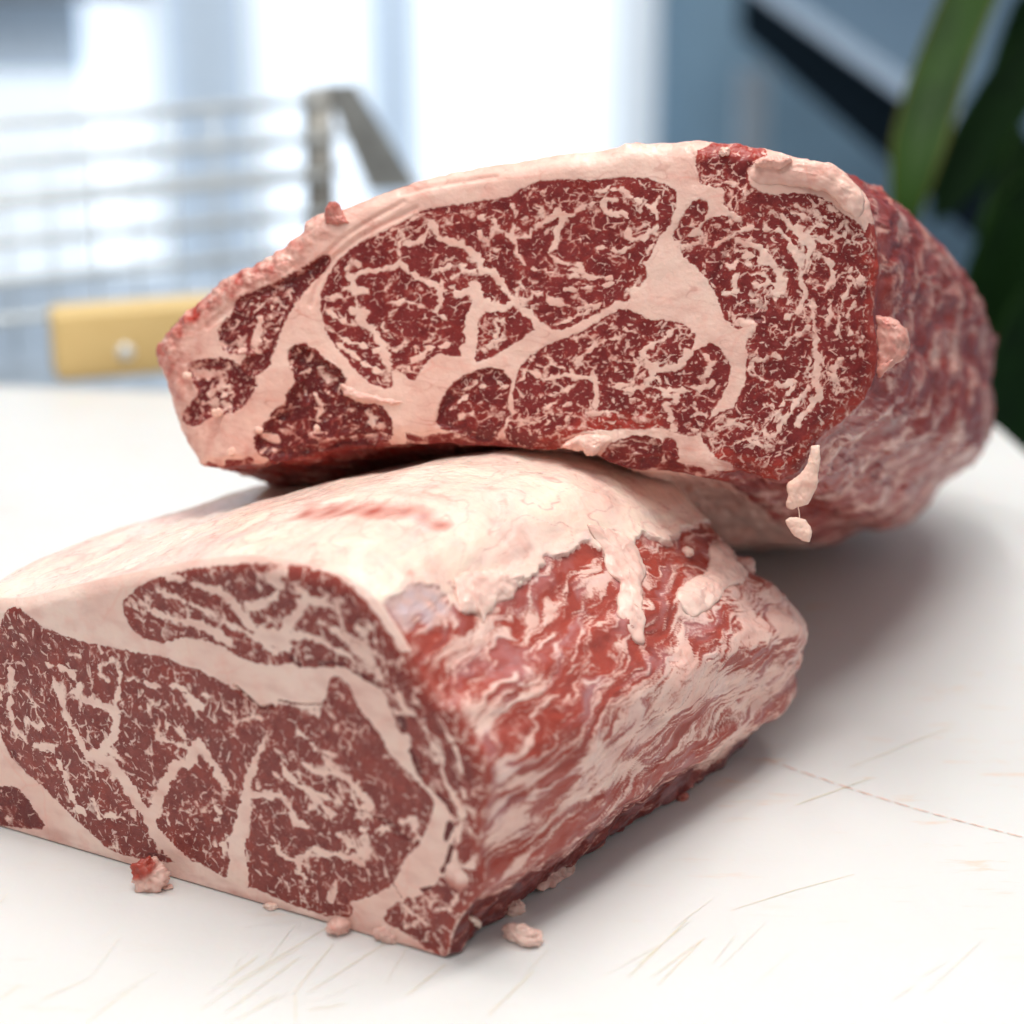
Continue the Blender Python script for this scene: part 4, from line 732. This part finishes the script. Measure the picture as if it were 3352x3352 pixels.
o = pillow("hanging_fat_strip", up3(C6([(760, 765), (815, 765), (812, 850), (805, 925), (790, 1000), (765, 1050), (755, 1090), (700, 1105), (650, 1120), (625, 1100), (640, 1050), (625, 1000), (645, 965), (700, 920), (740, 870), (755, 810)]), .004), UN, .0016, mat_up, up, .35, seed=6, back=1., rough=.0003)
o["label"] = "pale peach fat strip hanging from the lower right edge"
o = pillow("hanging_fat_scrap", up3(C6([(620, 1178), (650, 1165), (690, 1160), (730, 1176), (760, 1212), (770, 1240), (762, 1280), (750, 1302), (715, 1292), (670, 1268), (638, 1225)]), .004), UN, .0016, mat_up, up, .3, seed=7, back=1., rough=.0002)
o["label"] = "almond-shaped scrap of fat dangling below the strip"
pth = up3(C6([(690, 1100), (697, 1130), (700, 1165)]), .004); thr = []
for k, p in enumerate(pth): thr += [p + UU * .00022 * math.cos(t) + UN * .00022 * math.sin(t) for t in np.linspace(0, 2 * np.pi, 8, endpoint=False)]
mesh_obj("sinew_thread", np.array(thr), grid_faces(3, 8), mat_up, up, attrs_const(24, -3, 0, 0, .2))
pillow("fat_nub", up3(C1([(1290, 255), (1285, 200), (1300, 150), (1325, 118), (1355, 112), (1385, 135), (1395, 180), (1410, 220), (1440, 250), (1380, 262)]), -.001), UN, .003, mat_up, up, -.7, seed=11)
pillow("fat_lip", up3(C3([(830, 1290), (900, 1230), (1000, 1190), (1060, 1200), (1150, 1215), (1170, 1240), (1100, 1290), (1060, 1330), (1010, 1350), (990, 1310), (920, 1300)]), -.001), UN, .0035, mat_up, up, -.1, seed=15)
pillow("fat_ledge", up3(C2([(205, 1450), (260, 1460), (330, 1500), (450, 1530), (560, 1560), (640, 1580), (560, 1600), (440, 1585), (330, 1575), (240, 1530)]), -.001), UN, .003, mat_up, up, -.22, seed=16)
for k, (q, r) in enumerate(((C1([(410, 1215)])[0], .0016), (C1([(600, 1450)])[0], .0017), (C1([(690, 1700)])[0], .0017), (C4([(720, 185)])[0], .0020), (C1([(1230, 1545)])[0], .0013), (C1([(860, 1560)])[0], .0015))):
    lump("fat_crumb", up3([q], .0)[0], (r * 1.4, r, r), mat_up, up, .25, seed=40 + k, rough=.6, rot=.5 * k)
# lower block
lump("fat_nub", low3(L3([(1465, 985)]), -.002)[0], (.0052, .0045, .0058), mat_low, low, lambda D: -.75 * sst(-.2, .5, -D[:, 2]), seed=50, rough=.4)
P, Nn = side3(S1([(1290, 220), (1500, 260), (1600, 330), (1650, 460), (1680, 540), (1640, 600), (1650, 720), (1640, 780), (1665, 840), (1650, 950), (1660, 990), (1600, 980), (1550, 900), (1490, 800), (1480, 700), (1510, 600), (1440, 540), (1400, 480), (1410, 420), (1330, 300)]))
pillow("fat_flap", P, Nn, .0020, mat_low, low, -.05, seed=51, rough=.00035, n=120)
P, Nn = side3(S1([(445, 570), (520, 530), (700, 500), (780, 540), (900, 550), (840, 640), (820, 700), (720, 720), (700, 790), (660, 800), (640, 860), (610, 800), (500, 780), (470, 700)]))
pillow("fat_flap", P, Nn, .0020, mat_low, low, -.05, seed=52, rough=.00035, n=120)
P, Nn = side3(S2([(1000, 370), (1060, 335), (1110, 350), (1150, 400), (1140, 440), (1190, 500), (1250, 540), (1230, 600), (1120, 620), (1080, 700), (990, 780), (880, 830), (800, 700), (800, 650), (870, 580), (980, 540), (1010, 450)]))
pillow("fat_flap", P, Nn, .0022, mat_low, low, -.02, seed=53, rough=.0004, n=120)
P, Nn = side3(S3([(770, 1290), (860, 1270), (900, 1300), (1020, 1330), (960, 1370), (850, 1440), (780, 1470)])); pillow("fat_flap", P, Nn, .003, mat_low, low, -.2, seed=54)
P, Nn = side3(S3([(265, 1545), (320, 1550), (328, 1620), (290, 1600)])); pillow("fat_crumb", P, Nn, .0016, mat_low, low, .3, seed=55)
for k, (q, r, t) in enumerate(((S3([(600, 1560)])[0], .004, .0), (S2([(1290, 420)])[0], .005, -.3), (S2([(860, 400)])[0], .0028, .1), (S3([(1650, 870)])[0], .003, -.8))):
    P, Nn = side3([q]); lump("fat_nub", P[0], (r, r, r * .8), mat_low, low, t, seed=60 + k, rough=.4)

# ------------------------------------------------------------------ cutting board, its cut marks
m, nt, N, Lk, bs = new_mat("board_plastic"); co = N.new("ShaderNodeTexCoord").outputs["Object"]
mp = N.new("ShaderNodeMapping"); Lk.new(co, mp.inputs[0]); mp.inputs["Rotation"].default_value = (0, 0, .55); mp.inputs["Scale"].default_value = (1, 4.5, 1)
n1 = noise_node(nt, 26, 5, .65, mp.outputs[0]); n2 = noise_node(nt, 7, 3, .5, co); n3 = noise_node(nt, 240, 3, .6, co)
stain = math_node(nt, 'MULTIPLY', ramp01(nt, n1, .56, .74), ramp01(nt, n2, .44, .60))
c0 = mix_col(nt, ramp01(nt, n2, .3, .7), (.72, .715, .695), (.68, .675, .655)); c0 = mix_col(nt, math_node(nt, 'MULTIPLY', stain, .6), c0, (.72, .47, .30))
Lk.new(c0, bs.inputs["Base Color"]); bs.inputs["Roughness"].default_value = .42; bs.inputs["Subsurface Weight"].default_value = .1; bs.inputs["Subsurface Scale"].default_value = .004
b = N.new("ShaderNodeBump"); b.inputs["Distance"].default_value = .0003; b.inputs["Strength"].default_value = .35; Lk.new(n3, b.inputs["Height"]); Lk.new(b.outputs[0], bs.inputs["Normal"])
mat_board = m
bq = np.array([(-.62, 1.377), (.299, 1.2635), (.405, .40), (-.62, .36)]); cen = bq.mean(0)
def rounded(q, r, k=8):
    out = []
    for i in range(len(q)):
        a, p, c = q[i - 1], q[i], q[(i + 1) % len(q)]; da = (a - p) / np.linalg.norm(a - p); dc = (c - p) / np.linalg.norm(c - p)
        for t in np.linspace(0, 1, k): out.append((1 - t) ** 2 * (p + da * r) + 2 * t * (1 - t) * p + t * t * (p + dc * r))
    return np.array(out)
prof = [(-.0025, -.030), (0, -.0275), (0, -.003), (-.0009, -.0009), (-.003, 0)]
loop = rounded(bq, .012); rows = []
dirv = (loop - cen) / np.linalg.norm(loop - cen, axis=1)[:, None]
for off, z in prof: rows.append(np.c_[loop + dirv * off, np.full(len(loop), z)])
nl = len(loop); V = np.concatenate(rows); Fc = [tuple(f) for f in grid_faces(len(prof), nl)[:, ::-1]] + [tuple(range((len(prof) - 1) * nl, len(prof) * nl))[::1], tuple(range(nl))[::-1]]
board = empty("cutting_board", (0, .85, 0), "thick white plastic cutting board with knife scratches under the two beef cuts", "cutting board")
slab = pydata("slab", V, Fc, mat_board, board, smooth=False)
mat_cut = plain("cut_mark_stain", (.70, .61, .42), .6, var=.15, bscale=90); mat_cut2 = plain("seam_stain", (.74, .40, .28), .6, var=.3, bscale=400); mat_cut3 = plain("faint_mark", (.77, .73, .64), .6, var=.1)
marks = [L4([(1290, 1760), (1620, 1520)]), L4([(1260, 1850), (1500, 1690), (1920, 1440)]), L4([(1420, 1870), (1890, 1520)]), L4([(1530, 1895), (1760, 1750)]), L4([(570, 1830), (760, 1740), (1000, 1600)]), L4([(550, 1930), (700, 1810), (870, 1690)]), L4([(0, 1780), (130, 1690)]), L4([(250, 1790), (580, 1640)]), L4([(1540, 1932), (1545, 1750)]),
         L3([(0, 1640), (180, 1510)]), L3([(0, 1700), (300, 1520), (650, 1310)]), L3([(0, 1850), (440, 1520)]), L3([(0, 1930), (380, 1740)]), L3([(400, 1760), (520, 1600), (660, 1430)]), L3([(500, 1740), (1000, 1420)]), L3([(1120, 1760), (1370, 1560)]), L3([(90, 1930), (95, 1790)]), L3([(420, 1932), (420, 1750)]), L3([(1640, 1880), (1930, 1600)]), L3([(500, 1850), (740, 1810)]),
         S3([(600, 1930), (760, 1760)]), S3([(1270, 1930), (1640, 1570)]), S3([(1420, 1930), (1730, 1700)]), DD([(1380, 1718), (1500, 1680), (1612, 1650)]), DD([(1200, 1822), (1300, 1740)]), DD([(1240, 1860), (1330, 1770)]), DD([(1600, 1450), (1800, 1370)]), DD([(1500, 1520), (1640, 1470)])]
def mark(pts, w, mat, z):
    P = np.array([at_z(p, 0.)[:2] for p in pts]); d = np.r_[0, np.cumsum(np.linalg.norm(np.diff(P, axis=0), axis=1))]; s = np.linspace(0, d[-1], 26)
    X = np.stack([np.interp(s, d, P[:, 0]), np.interp(s, d, P[:, 1])], 1); t = np.gradient(X, axis=0); t /= np.linalg.norm(t, axis=1)[:, None]; nn = np.stack([-t[:, 1], t[:, 0]], 1)
    wj = .5 * w * np.sin(np.pi * np.linspace(.02, .98, 26)) ** .3 * (.7 + .5 * rng.rand(26))
    V = np.concatenate([np.c_[X + nn * wj[:, None], np.full(26, z)], np.c_[X - nn * wj[:, None], np.full(26, z)]])
    return pydata("cut_mark", V, [(i, i + 1, 27 + i, 26 + i) for i in range(25)], mat, board, smooth=False)
for k, p in enumerate(marks): o = mark(p, (.00030 if k % 3 else .00042), mat_cut if k % 4 else mat_cut3, .00010 + .000006 * k)
for k in range(22):
    cx_, cy_ = rng.uniform(-60, 3400), rng.uniform(2750, 3380); ln = rng.uniform(60, 260); an = rng.normal(-.62, .28)
    if cx_ > 1500 and cy_ < 3000: cy_ += 250
    mark([(cx_, cy_), (cx_ + ln * math.cos(an), cy_ + ln * math.sin(an))], rng.uniform(.00015, .0003), mat_cut3, .0003 + .000004 * k)
for k in range(14):
    q0 = np.array(DD([(1440, 1432)])[0]); q1 = np.array(DD([(1935, 1582)])[0]); t0, t1 = k / 14., (k + .82) / 14.
    bow = lambda t: q0 + (q1 - q0) * t + np.array([0, 14 * math.sin(math.pi * t)]) * 1.0
    o = mark([bow(t0), bow(.5 * (t0 + t1)), bow(t1)], .0005, mat_cut2, .00042); o.name = "stain_dash"
# scraps of fat lying on the board
def board_scrap(px, rad, label, seed, tint=0., rot=0., rough=.5):
    p = at_z(px, rad[2] * .7); o = lump("fat_scrap", (p[0], p[1], rad[2] * .75), rad, mat_low, None, tint, seed=seed, rough=rough, rot=rot, flat=.0004)
    return tag(o, label, "fat scrap", "scraps of fat on the board")
board_scrap(L4([(950, 1000)])[0], (.0072, .0055, .0068), "largest fat scrap, pink with a red spot, against the bottom of the left cut face", 71, lambda D: -.1 - .9 * sst(.35, .7, D @ np.array([-.5, -.3, .8])) + .2 * noise3(D, 2.5, 3), rough=.75)
board_scrap(L3([(695, 1320)])[0], (.0052, .0040, .0036), "pink scrap of fat left of two at the front bottom edge of the lower block", 72, -.15, .6, .6)
board_scrap(L3([(1010, 1360)])[0], (.0056, .0040, .0040), "pink lumpy scrap of fat near the front corner, touching the lower block", 73, -.18, .2, .6)
board_scrap(S3([(600, 1665)])[0], (.0086, .0042, .0040), "long peach fat scrap on the board right of the front corner", 74, -.1, -.5, .5)
board_scrap(L4([(1725, 1190)])[0], (.0034, .0022, .0012), "flat cream crumb of fat at the middle of the left bottom edge", 75, .1, .3, .5)
board_scrap(L4([(1065, 1072)])[0], (.0020, .0014, .0009), "tiny pink crumb beside the largest fat scrap", 76, -.1, .3, .5)

# ------------------------------------------------------------------ table, floor
mat_steel = plain("steel", (.52, .57, .62), .34, .85, var=.08, bscale=20)
def box(name, c, size, mat, parent=None, yaw=0., bev=.0):
    x, y, z = (s / 2 for s in size); b_ = min(bev, x, y, z) if bev else 0
    if b_:
        ring = []
        for sx, sy in ((1, 1), (-1, 1), (-1, -1), (1, -1)):
            for a in np.linspace(0, np.pi / 2, 4):
                a0 = {(1, 1): 0, (-1, 1): np.pi / 2, (-1, -1): np.pi, (1, -1): 1.5 * np.pi}[(sx, sy)]
                ring.append((sx * (x - b_) + b_ * math.cos(a0 + a), sy * (y - b_) + b_ * math.sin(a0 + a)))
        ring = np.array(ring); n = len(ring); rows = []
        for dz, inn in ((-z, b_), (-z + b_ * .3, b_ * .3), (-z + b_, 0), (z - b_, 0), (z - b_ * .3, b_ * .3), (z, b_)):
            rr = ring * (1 - inn / np.maximum(np.linalg.norm(ring, axis=1), 1e-9))[:, None]; rows.append(np.c_[rr, np.full(n, dz)])
        V = np.concatenate(rows); F_ = [tuple(f) for f in grid_faces(6, n)] + [tuple(range(5 * n, 6 * n)), tuple(range(n))[::-1]]
    else:
        V = np.array([(sx * x, sy * y, sz * z) for sz in (-1, 1) for sx, sy in ((-1, -1), (1, -1), (1, 1), (-1, 1))]); F_ = [(3, 2, 1, 0), (4, 5, 6, 7), (0, 1, 5, 4), (1, 2, 6, 5), (2, 3, 7, 6), (3, 0, 4, 7)]
    cy, sy_ = math.cos(yaw), math.sin(yaw); V = np.stack([V[:, 0] * cy - V[:, 1] * sy_, V[:, 0] * sy_ + V[:, 1] * cy, V[:, 2]], 1) + np.asarray(c)
    return pydata(name, V, F_, mat, parent, smooth=False)
table = empty("work_table", (-.2, 1.05, -.9), "grey steel work table under the white cutting board", "table")
box("table_top", (-.26, 1.05, -.052), (1.06, 1.46, .04), mat_steel, table, bev=.006)
for lx in (-.74, .22):
    for ly in (.38, 1.72): box("leg", (lx, ly, -.487), (.04, .04, .826), mat_steel, table, bev=.004)
mat_floor = plain("floor_tile", (.42, .50, .57), .30, var=.06, bscale=3)
fl = pydata("floor", [(-9, -3, -.9), (9, -3, -.9), (9, 14, -.9), (-9, 14, -.9)], [(0, 1, 2, 3)], mat_floor, smooth=False); fl["kind"] = "structure"

# ------------------------------------------------------------------ wire rack behind the board
mat_wire = plain("wire_metal", (.76, .80, .80), .4, .35, var=.05); mat_post = plain("post_metal", (.32, .31, .28), .45, .4, var=.15)
def tube(name, pts, r, mat, parent, k=10):
    P = np.asarray(pts, float); rows = []
    for i in range(len(P)):
        t = P[min(i + 1, len(P) - 1)] - P[max(i - 1, 0)]; t /= np.linalg.norm(t); a = np.cross(t, (0, 0, 1) if abs(t[2]) < .9 else (1, 0, 0)); a /= np.linalg.norm(a); b2 = np.cross(t, a)
        rows += [P[i] + r * (math.cos(w) * a + math.sin(w) * b2) for w in np.linspace(0, 2 * np.pi, k, endpoint=False)]
    F_ = [tuple(f) for f in grid_faces(len(P), k)] + [tuple(range(k))[::-1], tuple(range((len(P) - 1) * k, len(P) * k))]
    return pydata(name, rows, F_, mat, parent)
RB = np.array([-.68, 1.40, -.032]); RD = np.array([math.cos(.42), math.sin(.42), 0]); RW = .575
rack = empty("wire_rack", tuple(RB + RD * RW / 2), "silver wire grid rack standing behind the board at the left", "wire rack")
ztop = .138; zs = [.138, .109, .080, .051, .022, -.007]
for z in zs: tube("wire", [RB * [1, 1, 0] + [0, 0, z], RB * [1, 1, 0] + RD * (RW + .012) + [0, 0, z]], .0036, mat_wire, rack)
for k in range(17):
    p = RB * [1, 1, 0] + RD * (.02 + k * .032); tube("cross_wire", [p + [0, -.002, -.03], p + [0, -.002, ztop]], .0012, mat_wire, rack, 6)
pp = RB * [1, 1, 0] + RD * (RW + .006)
post = tube("corner_post", [pp + [0, .012, -.032], pp + [0, .012, .146]], .012, mat_post, rack, 16); tube("post_cap", [pp + [0, .012, .144], pp + [0, .012, .152]], .0138, mat_post, post, 16).location = (0, 0, 0)
bpy.data.objects["post_cap"].parent = rack
e0_ = RB * [1, 1, 0] + RD * (RW + .012); bar = np.array([e0_ + [0, 0, .150], e0_ + [.024, .0, .150], e0_ + [.070, .05, .060], e0_ + [.030, .04, .060]]); bar2 = bar + np.array([0, .006, 0])
pydata("end_plate", np.vstack([bar, bar2]), [(0, 1, 2, 3), (7, 6, 5, 4), (0, 4, 5, 1), (1, 5, 6, 2), (2, 6, 7, 3), (3, 7, 4, 0)], mat_post, rack, smooth=False)
for z in (.124, .094, .066): tube("wire", [RB * [1, 1, 0] + [0, .10, z], RB * [1, 1, 0] + RD * (RW + .02) + [0, .10, z]], .0026, mat_wire, rack)
# ------------------------------------------------------------------ wooden handle block
m, nt, N, Lk, bs = new_mat("pale_wood"); co = N.new("ShaderNodeTexCoord").outputs["Object"]; mp = N.new("ShaderNodeMapping"); Lk.new(co, mp.inputs[0]); mp.inputs["Scale"].default_value = (4, 30, 60)
n1 = noise_node(nt, 6, 4, .6, mp.outputs[0]); Lk.new(mix_col(nt, n1, (.80, .60, .27), (.68, .46, .17)), bs.inputs["Base Color"]); bs.inputs["Roughness"].default_value = .5; mat_wood = m
wl = at_z(DD([(107, 722)])[0], 0.); yaw = .30; wd = np.array([math.cos(yaw), math.sin(yaw), 0]); wn = np.array([-math.sin(yaw), math.cos(yaw), 0])
wood = empty("wooden_block", tuple(wl + wd * .08), "pale wooden block with a round rivet on the far left edge of the board", "wooden block")
box("block", wl + wd * .085 + wn * .016 + [0, 0, .0225], (.17, .032, .0444), mat_wood, wood, yaw, .004)
rv = wl + wd * .046 + [0, 0, .017]; tube("rivet", [rv + wn * .004, rv - wn * .0008], .0052, mat_wire, wood, 18)

# ------------------------------------------------------------------ plant at the right
def leaf_mat(name, a, b_, edge):
    m, nt, N, Lk, bs = new_mat(name); co = N.new("ShaderNodeTexCoord").outputs["Object"]; e = attr(nt, "edge")
    c = mix_col(nt, ramp01(nt, noise_node(nt, 18, 3, .5, co), .35, .65), a, b_); c = mix_col(nt, ramp01(nt, e, .80, .98), c, edge)
    Lk.new(c, bs.inputs["Base Color"]); bs.inputs["Roughness"].default_value = .5; bs.inputs["Specular IOR Level"].default_value = .15; return m
mat_leaf = leaf_mat("leaf_green", (.017, .050, .003), (.010, .032, .002), (.10, .10, .02)); mat_leaf_shade = leaf_mat("leaf_shaded", (.010, .035, .006), (.006, .020, .005), (.03, .08, .01))  # second green is darkened to stand for leaves in shadow
plant = empty("potted_plant", (.52, 1.62, -.9), "green strap-leaved plant behind the board at the right edge", "plant")
def leaf(ctrl, w, mat, face=(-.3, -1, .3), fold=.25):
    C = np.asarray(ctrl, float); t = np.linspace(0, 1, 40); n = len(C) - 1
    P = sum((math.comb(n, i) * (1 - t) ** (n - i) * t ** i)[:, None] * C[i] for i in range(n + 1)); tg = np.gradient(P, axis=0); tg /= np.linalg.norm(tg, axis=1)[:, None]
    f = np.asarray(face, float); f /= np.linalg.norm(f); sd = np.cross(tg, f); sd /= np.linalg.norm(sd, axis=1)[:, None]; nn = np.cross(sd, tg)
    ww = w * np.clip(np.minimum(1, 3.2 * (1 - t)) ** .7, .02, 1) * np.minimum(1, .55 + 2 * t); V = []; E_ = []
    for sgn in (1, -1):
        for i in range(40):
            for k in np.linspace(-1, 1, 9): V.append(P[i] + sd[i] * ww[i] * k * .5 + nn[i] * (abs(k) * fold * ww[i] * .5 + sgn * .0007)); E_.append(abs(k))
    F_ = []
    for s0, rev in ((0, 0), (360, 1)):
        for i in range(39):
            for k in range(8):
                q = (s0 + i * 9 + k, s0 + i * 9 + k + 1, s0 + i * 9 + k + 10, s0 + i * 9 + k + 9); F_.append(q[::-1] if rev else q)
    for i in range(39):
        for k in (0, 8): F_.append((i * 9 + k, i * 9 + 9 + k, 360 + i * 9 + 9 + k, 360 + i * 9 + k))
    return mesh_obj("leaf", V, F_, mat, plant, {"edge": np.array(E_)})
aY = lambda x, y, Y: at_y(DD([(x, y)])[0], Y)
leaf([aY(1990, -330, 1.75), aY(1850, -60, 1.62), aY(1745, 150, 1.55), aY(1715, 330, 1.50), aY(1700, 480, 1.50)], .040, mat_leaf)
dk = [([(2020, 40), (1900, 150), (1830, 300), (1760, 420)], 1.62, .045), ([(2050, 330), (1930, 420), (1870, 600), (1850, 900)], 1.55, .075), ([(2080, 500), (1960, 620), (1900, 780), (1880, 1000)], 1.50, .070), ([(1980, 880), (1930, 700), (1890, 480), (1930, 240)], 1.60, .060), ([(2060, 150), (1950, 170), (1880, 200), (1800, 290)], 1.70, .022), ([(1990, 1000), (1960, 800), (1940, 560), (1960, 380)], 1.66, .085), ([(2000, -40), (1950, 40), (1920, 130), (1880, 300)], 1.78, .05), ([(1900, 1050), (1900, 940), (1890, 840), (1920, 700)], 1.58, .085), ([(1850, 1000), (1870, 800), (1900, 620), (1990, 420)], 1.70, .06)]
for pts, Y, w in dk: leaf([aY(px, py, Y + .03 * i) for i, (px, py) in enumerate(pts)], w, mat_leaf_shade)
tube("stem", [(.52, 1.62, -.62), (.51, 1.62, -.2), (.50, 1.61, .12)], .018, mat_post, plant, 12)
prof2 = [(.11, -.9), (.13, -.75), (.15, -.62), (.14, -.62), (.13, -.66)]
V = np.array([(.52 + r * math.cos(w), 1.62 + r * math.sin(w), z) for r, z in prof2 for w in np.linspace(0, 2 * np.pi, 32, endpoint=False)])
pydata("pot", V, [tuple(f) for f in grid_faces(5, 32)] + [tuple(range(32))[::-1], tuple(range(128, 160))], mat_leaf_shade, plant)

# ------------------------------------------------------------------ far background: glazed wall, steel counter
def emis(name, col, s):
    m, nt, N, Lk, bs = new_mat(name); bs.inputs["Base Color"].default_value = (.8, .85, .9, 1); bs.inputs["Roughness"].default_value = .2
    bs.inputs["Emission Color"].default_value = (*col, 1); bs.inputs["Emission Strength"].default_value = s; return m
mat_pane = emis("daylit_glass", (.86, .93, 1.0), 1.05); mat_fr = plain("frame_paint", (.76, .86, .98), .5, var=.04); mat_wallp = plain("blue_grey_wall", (.22, .34, .44), .55, var=.10, bscale=2); mat_under_shade = plain("under_counter_shade", (.010, .016, .022), .6, var=.2)
mat_under_shade.node_tree.nodes['Principled BSDF'].inputs['Specular IOR Level'].default_value = 0.
YB = 4.4
def X(px): return (px - 966) / 4025. * (YB / math.cos(PITCH) * .955)
gw = empty("window_wall", (X(500), YB, -.9), "bright blurred glazed wall with pale blue-grey posts in the background", "window")
def wallbox(name, x0, x1, z0, z1, mat, dy=0., th=.06): return box(name, ((x0 + x1) / 2, YB + dy, (z0 + z1) / 2), (x1 - x0, th, z1 - z0), mat, gw)
wallbox("post", X(325), X(520), -.9, 2.6, mat_fr, -.05, .12); wallbox("post", X(715), X(792), -.9, 2.6, mat_fr, -.05, .12)
for a_, b_ in ((190, 325), (520, 715), (792, 1170)): wallbox("pane", X(a_) + .002, X(b_) - .002, -.9, 2.6, mat_pane)
mat_glow_step = [emis("glow_step_%d" % i, (.80, .90, 1.0), v) for i, v in enumerate((.72, .45, .25))]
for a_, b_, i in ((300, 325, 0), (325, 352, 1), (492, 520, 1), (520, 545, 0), (690, 715, 0), (792, 812, 0), (1120, 1150, 0), (1150, 1185, 1), (1185, 1225, 2)): wallbox("glow_step_strip", X(a_) + .001, X(b_) - .001, -.9, 2.6, mat_glow_step[i], -.13, .02)  # glowing strips added to imitate the soft fade of light beside the panes
wallbox("panel", X(-500), X(190) - .003, -.24, 2.6, mat_fr, -.02); wallbox("pane", X(-500), X(190) - .003, -.9, -.245, emis("frosted_glass", (.80, .88, .96), .72))
wallbox("rail", X(-500), X(330), -.075, .05, plain("rail_paint", (.20, .22, .24), .5), -.16, .08)
wl_ = box("wall", ((X(1172) + 5) / 2, YB, .35), (5 - X(1172), .1, 2.5), mat_wallp); wl_["kind"] = "structure"
ct = empty("steel_counter", (.9, 2.9, -.9), "grey-blue steel counter blurred in the upper right background", "counter")
pA, pB = at_y(DD([(1470, -20)])[0], 3.3), at_y(DD([(1745, 140)])[0], 2.35); zt = .04
e0, e1 = np.array([pA[0], pA[1]]), np.array([pB[0], pB[1]]); dr = (e1 - e0) / np.linalg.norm(e1 - e0); nr = np.array([-dr[1], dr[0]]); nr = nr if nr[0] > 0 else -nr
e0 = e0 - dr * .6; e1 = e1 + dr * .15; q = [e0, e1, e1 + nr * .8, e0 + nr * .8]
def prism(name, q, z0, z1, mat, parent): return pydata(name, [(*p, z0) for p in q] + [(*p, z1) for p in q], [(3, 2, 1, 0), (4, 5, 6, 7), (0, 1, 5, 4), (1, 2, 6, 5), (2, 3, 7, 6), (3, 0, 4, 7)], mat, parent, smooth=False)
prism("counter_top", q, zt - .03, zt, plain("counter_steel", (.16, .24, .33), .35, .3, var=.1), ct)
q2 = [e0 + nr * .03 + dr * .02, e1 + nr * .03 - dr * .02, e1 + nr * .75, e0 + nr * .75]; prism("shade_apron", q2, zt - .14, zt - .033, mat_under_shade, ct)  # near-black block painted as the shadow below the counter edge
for p in (q2[0] + nr * .03, q2[1] + nr * .03 - dr * .05): box("leg", (p[0], p[1], -.53), (.05, .05, .735), mat_steel, ct)
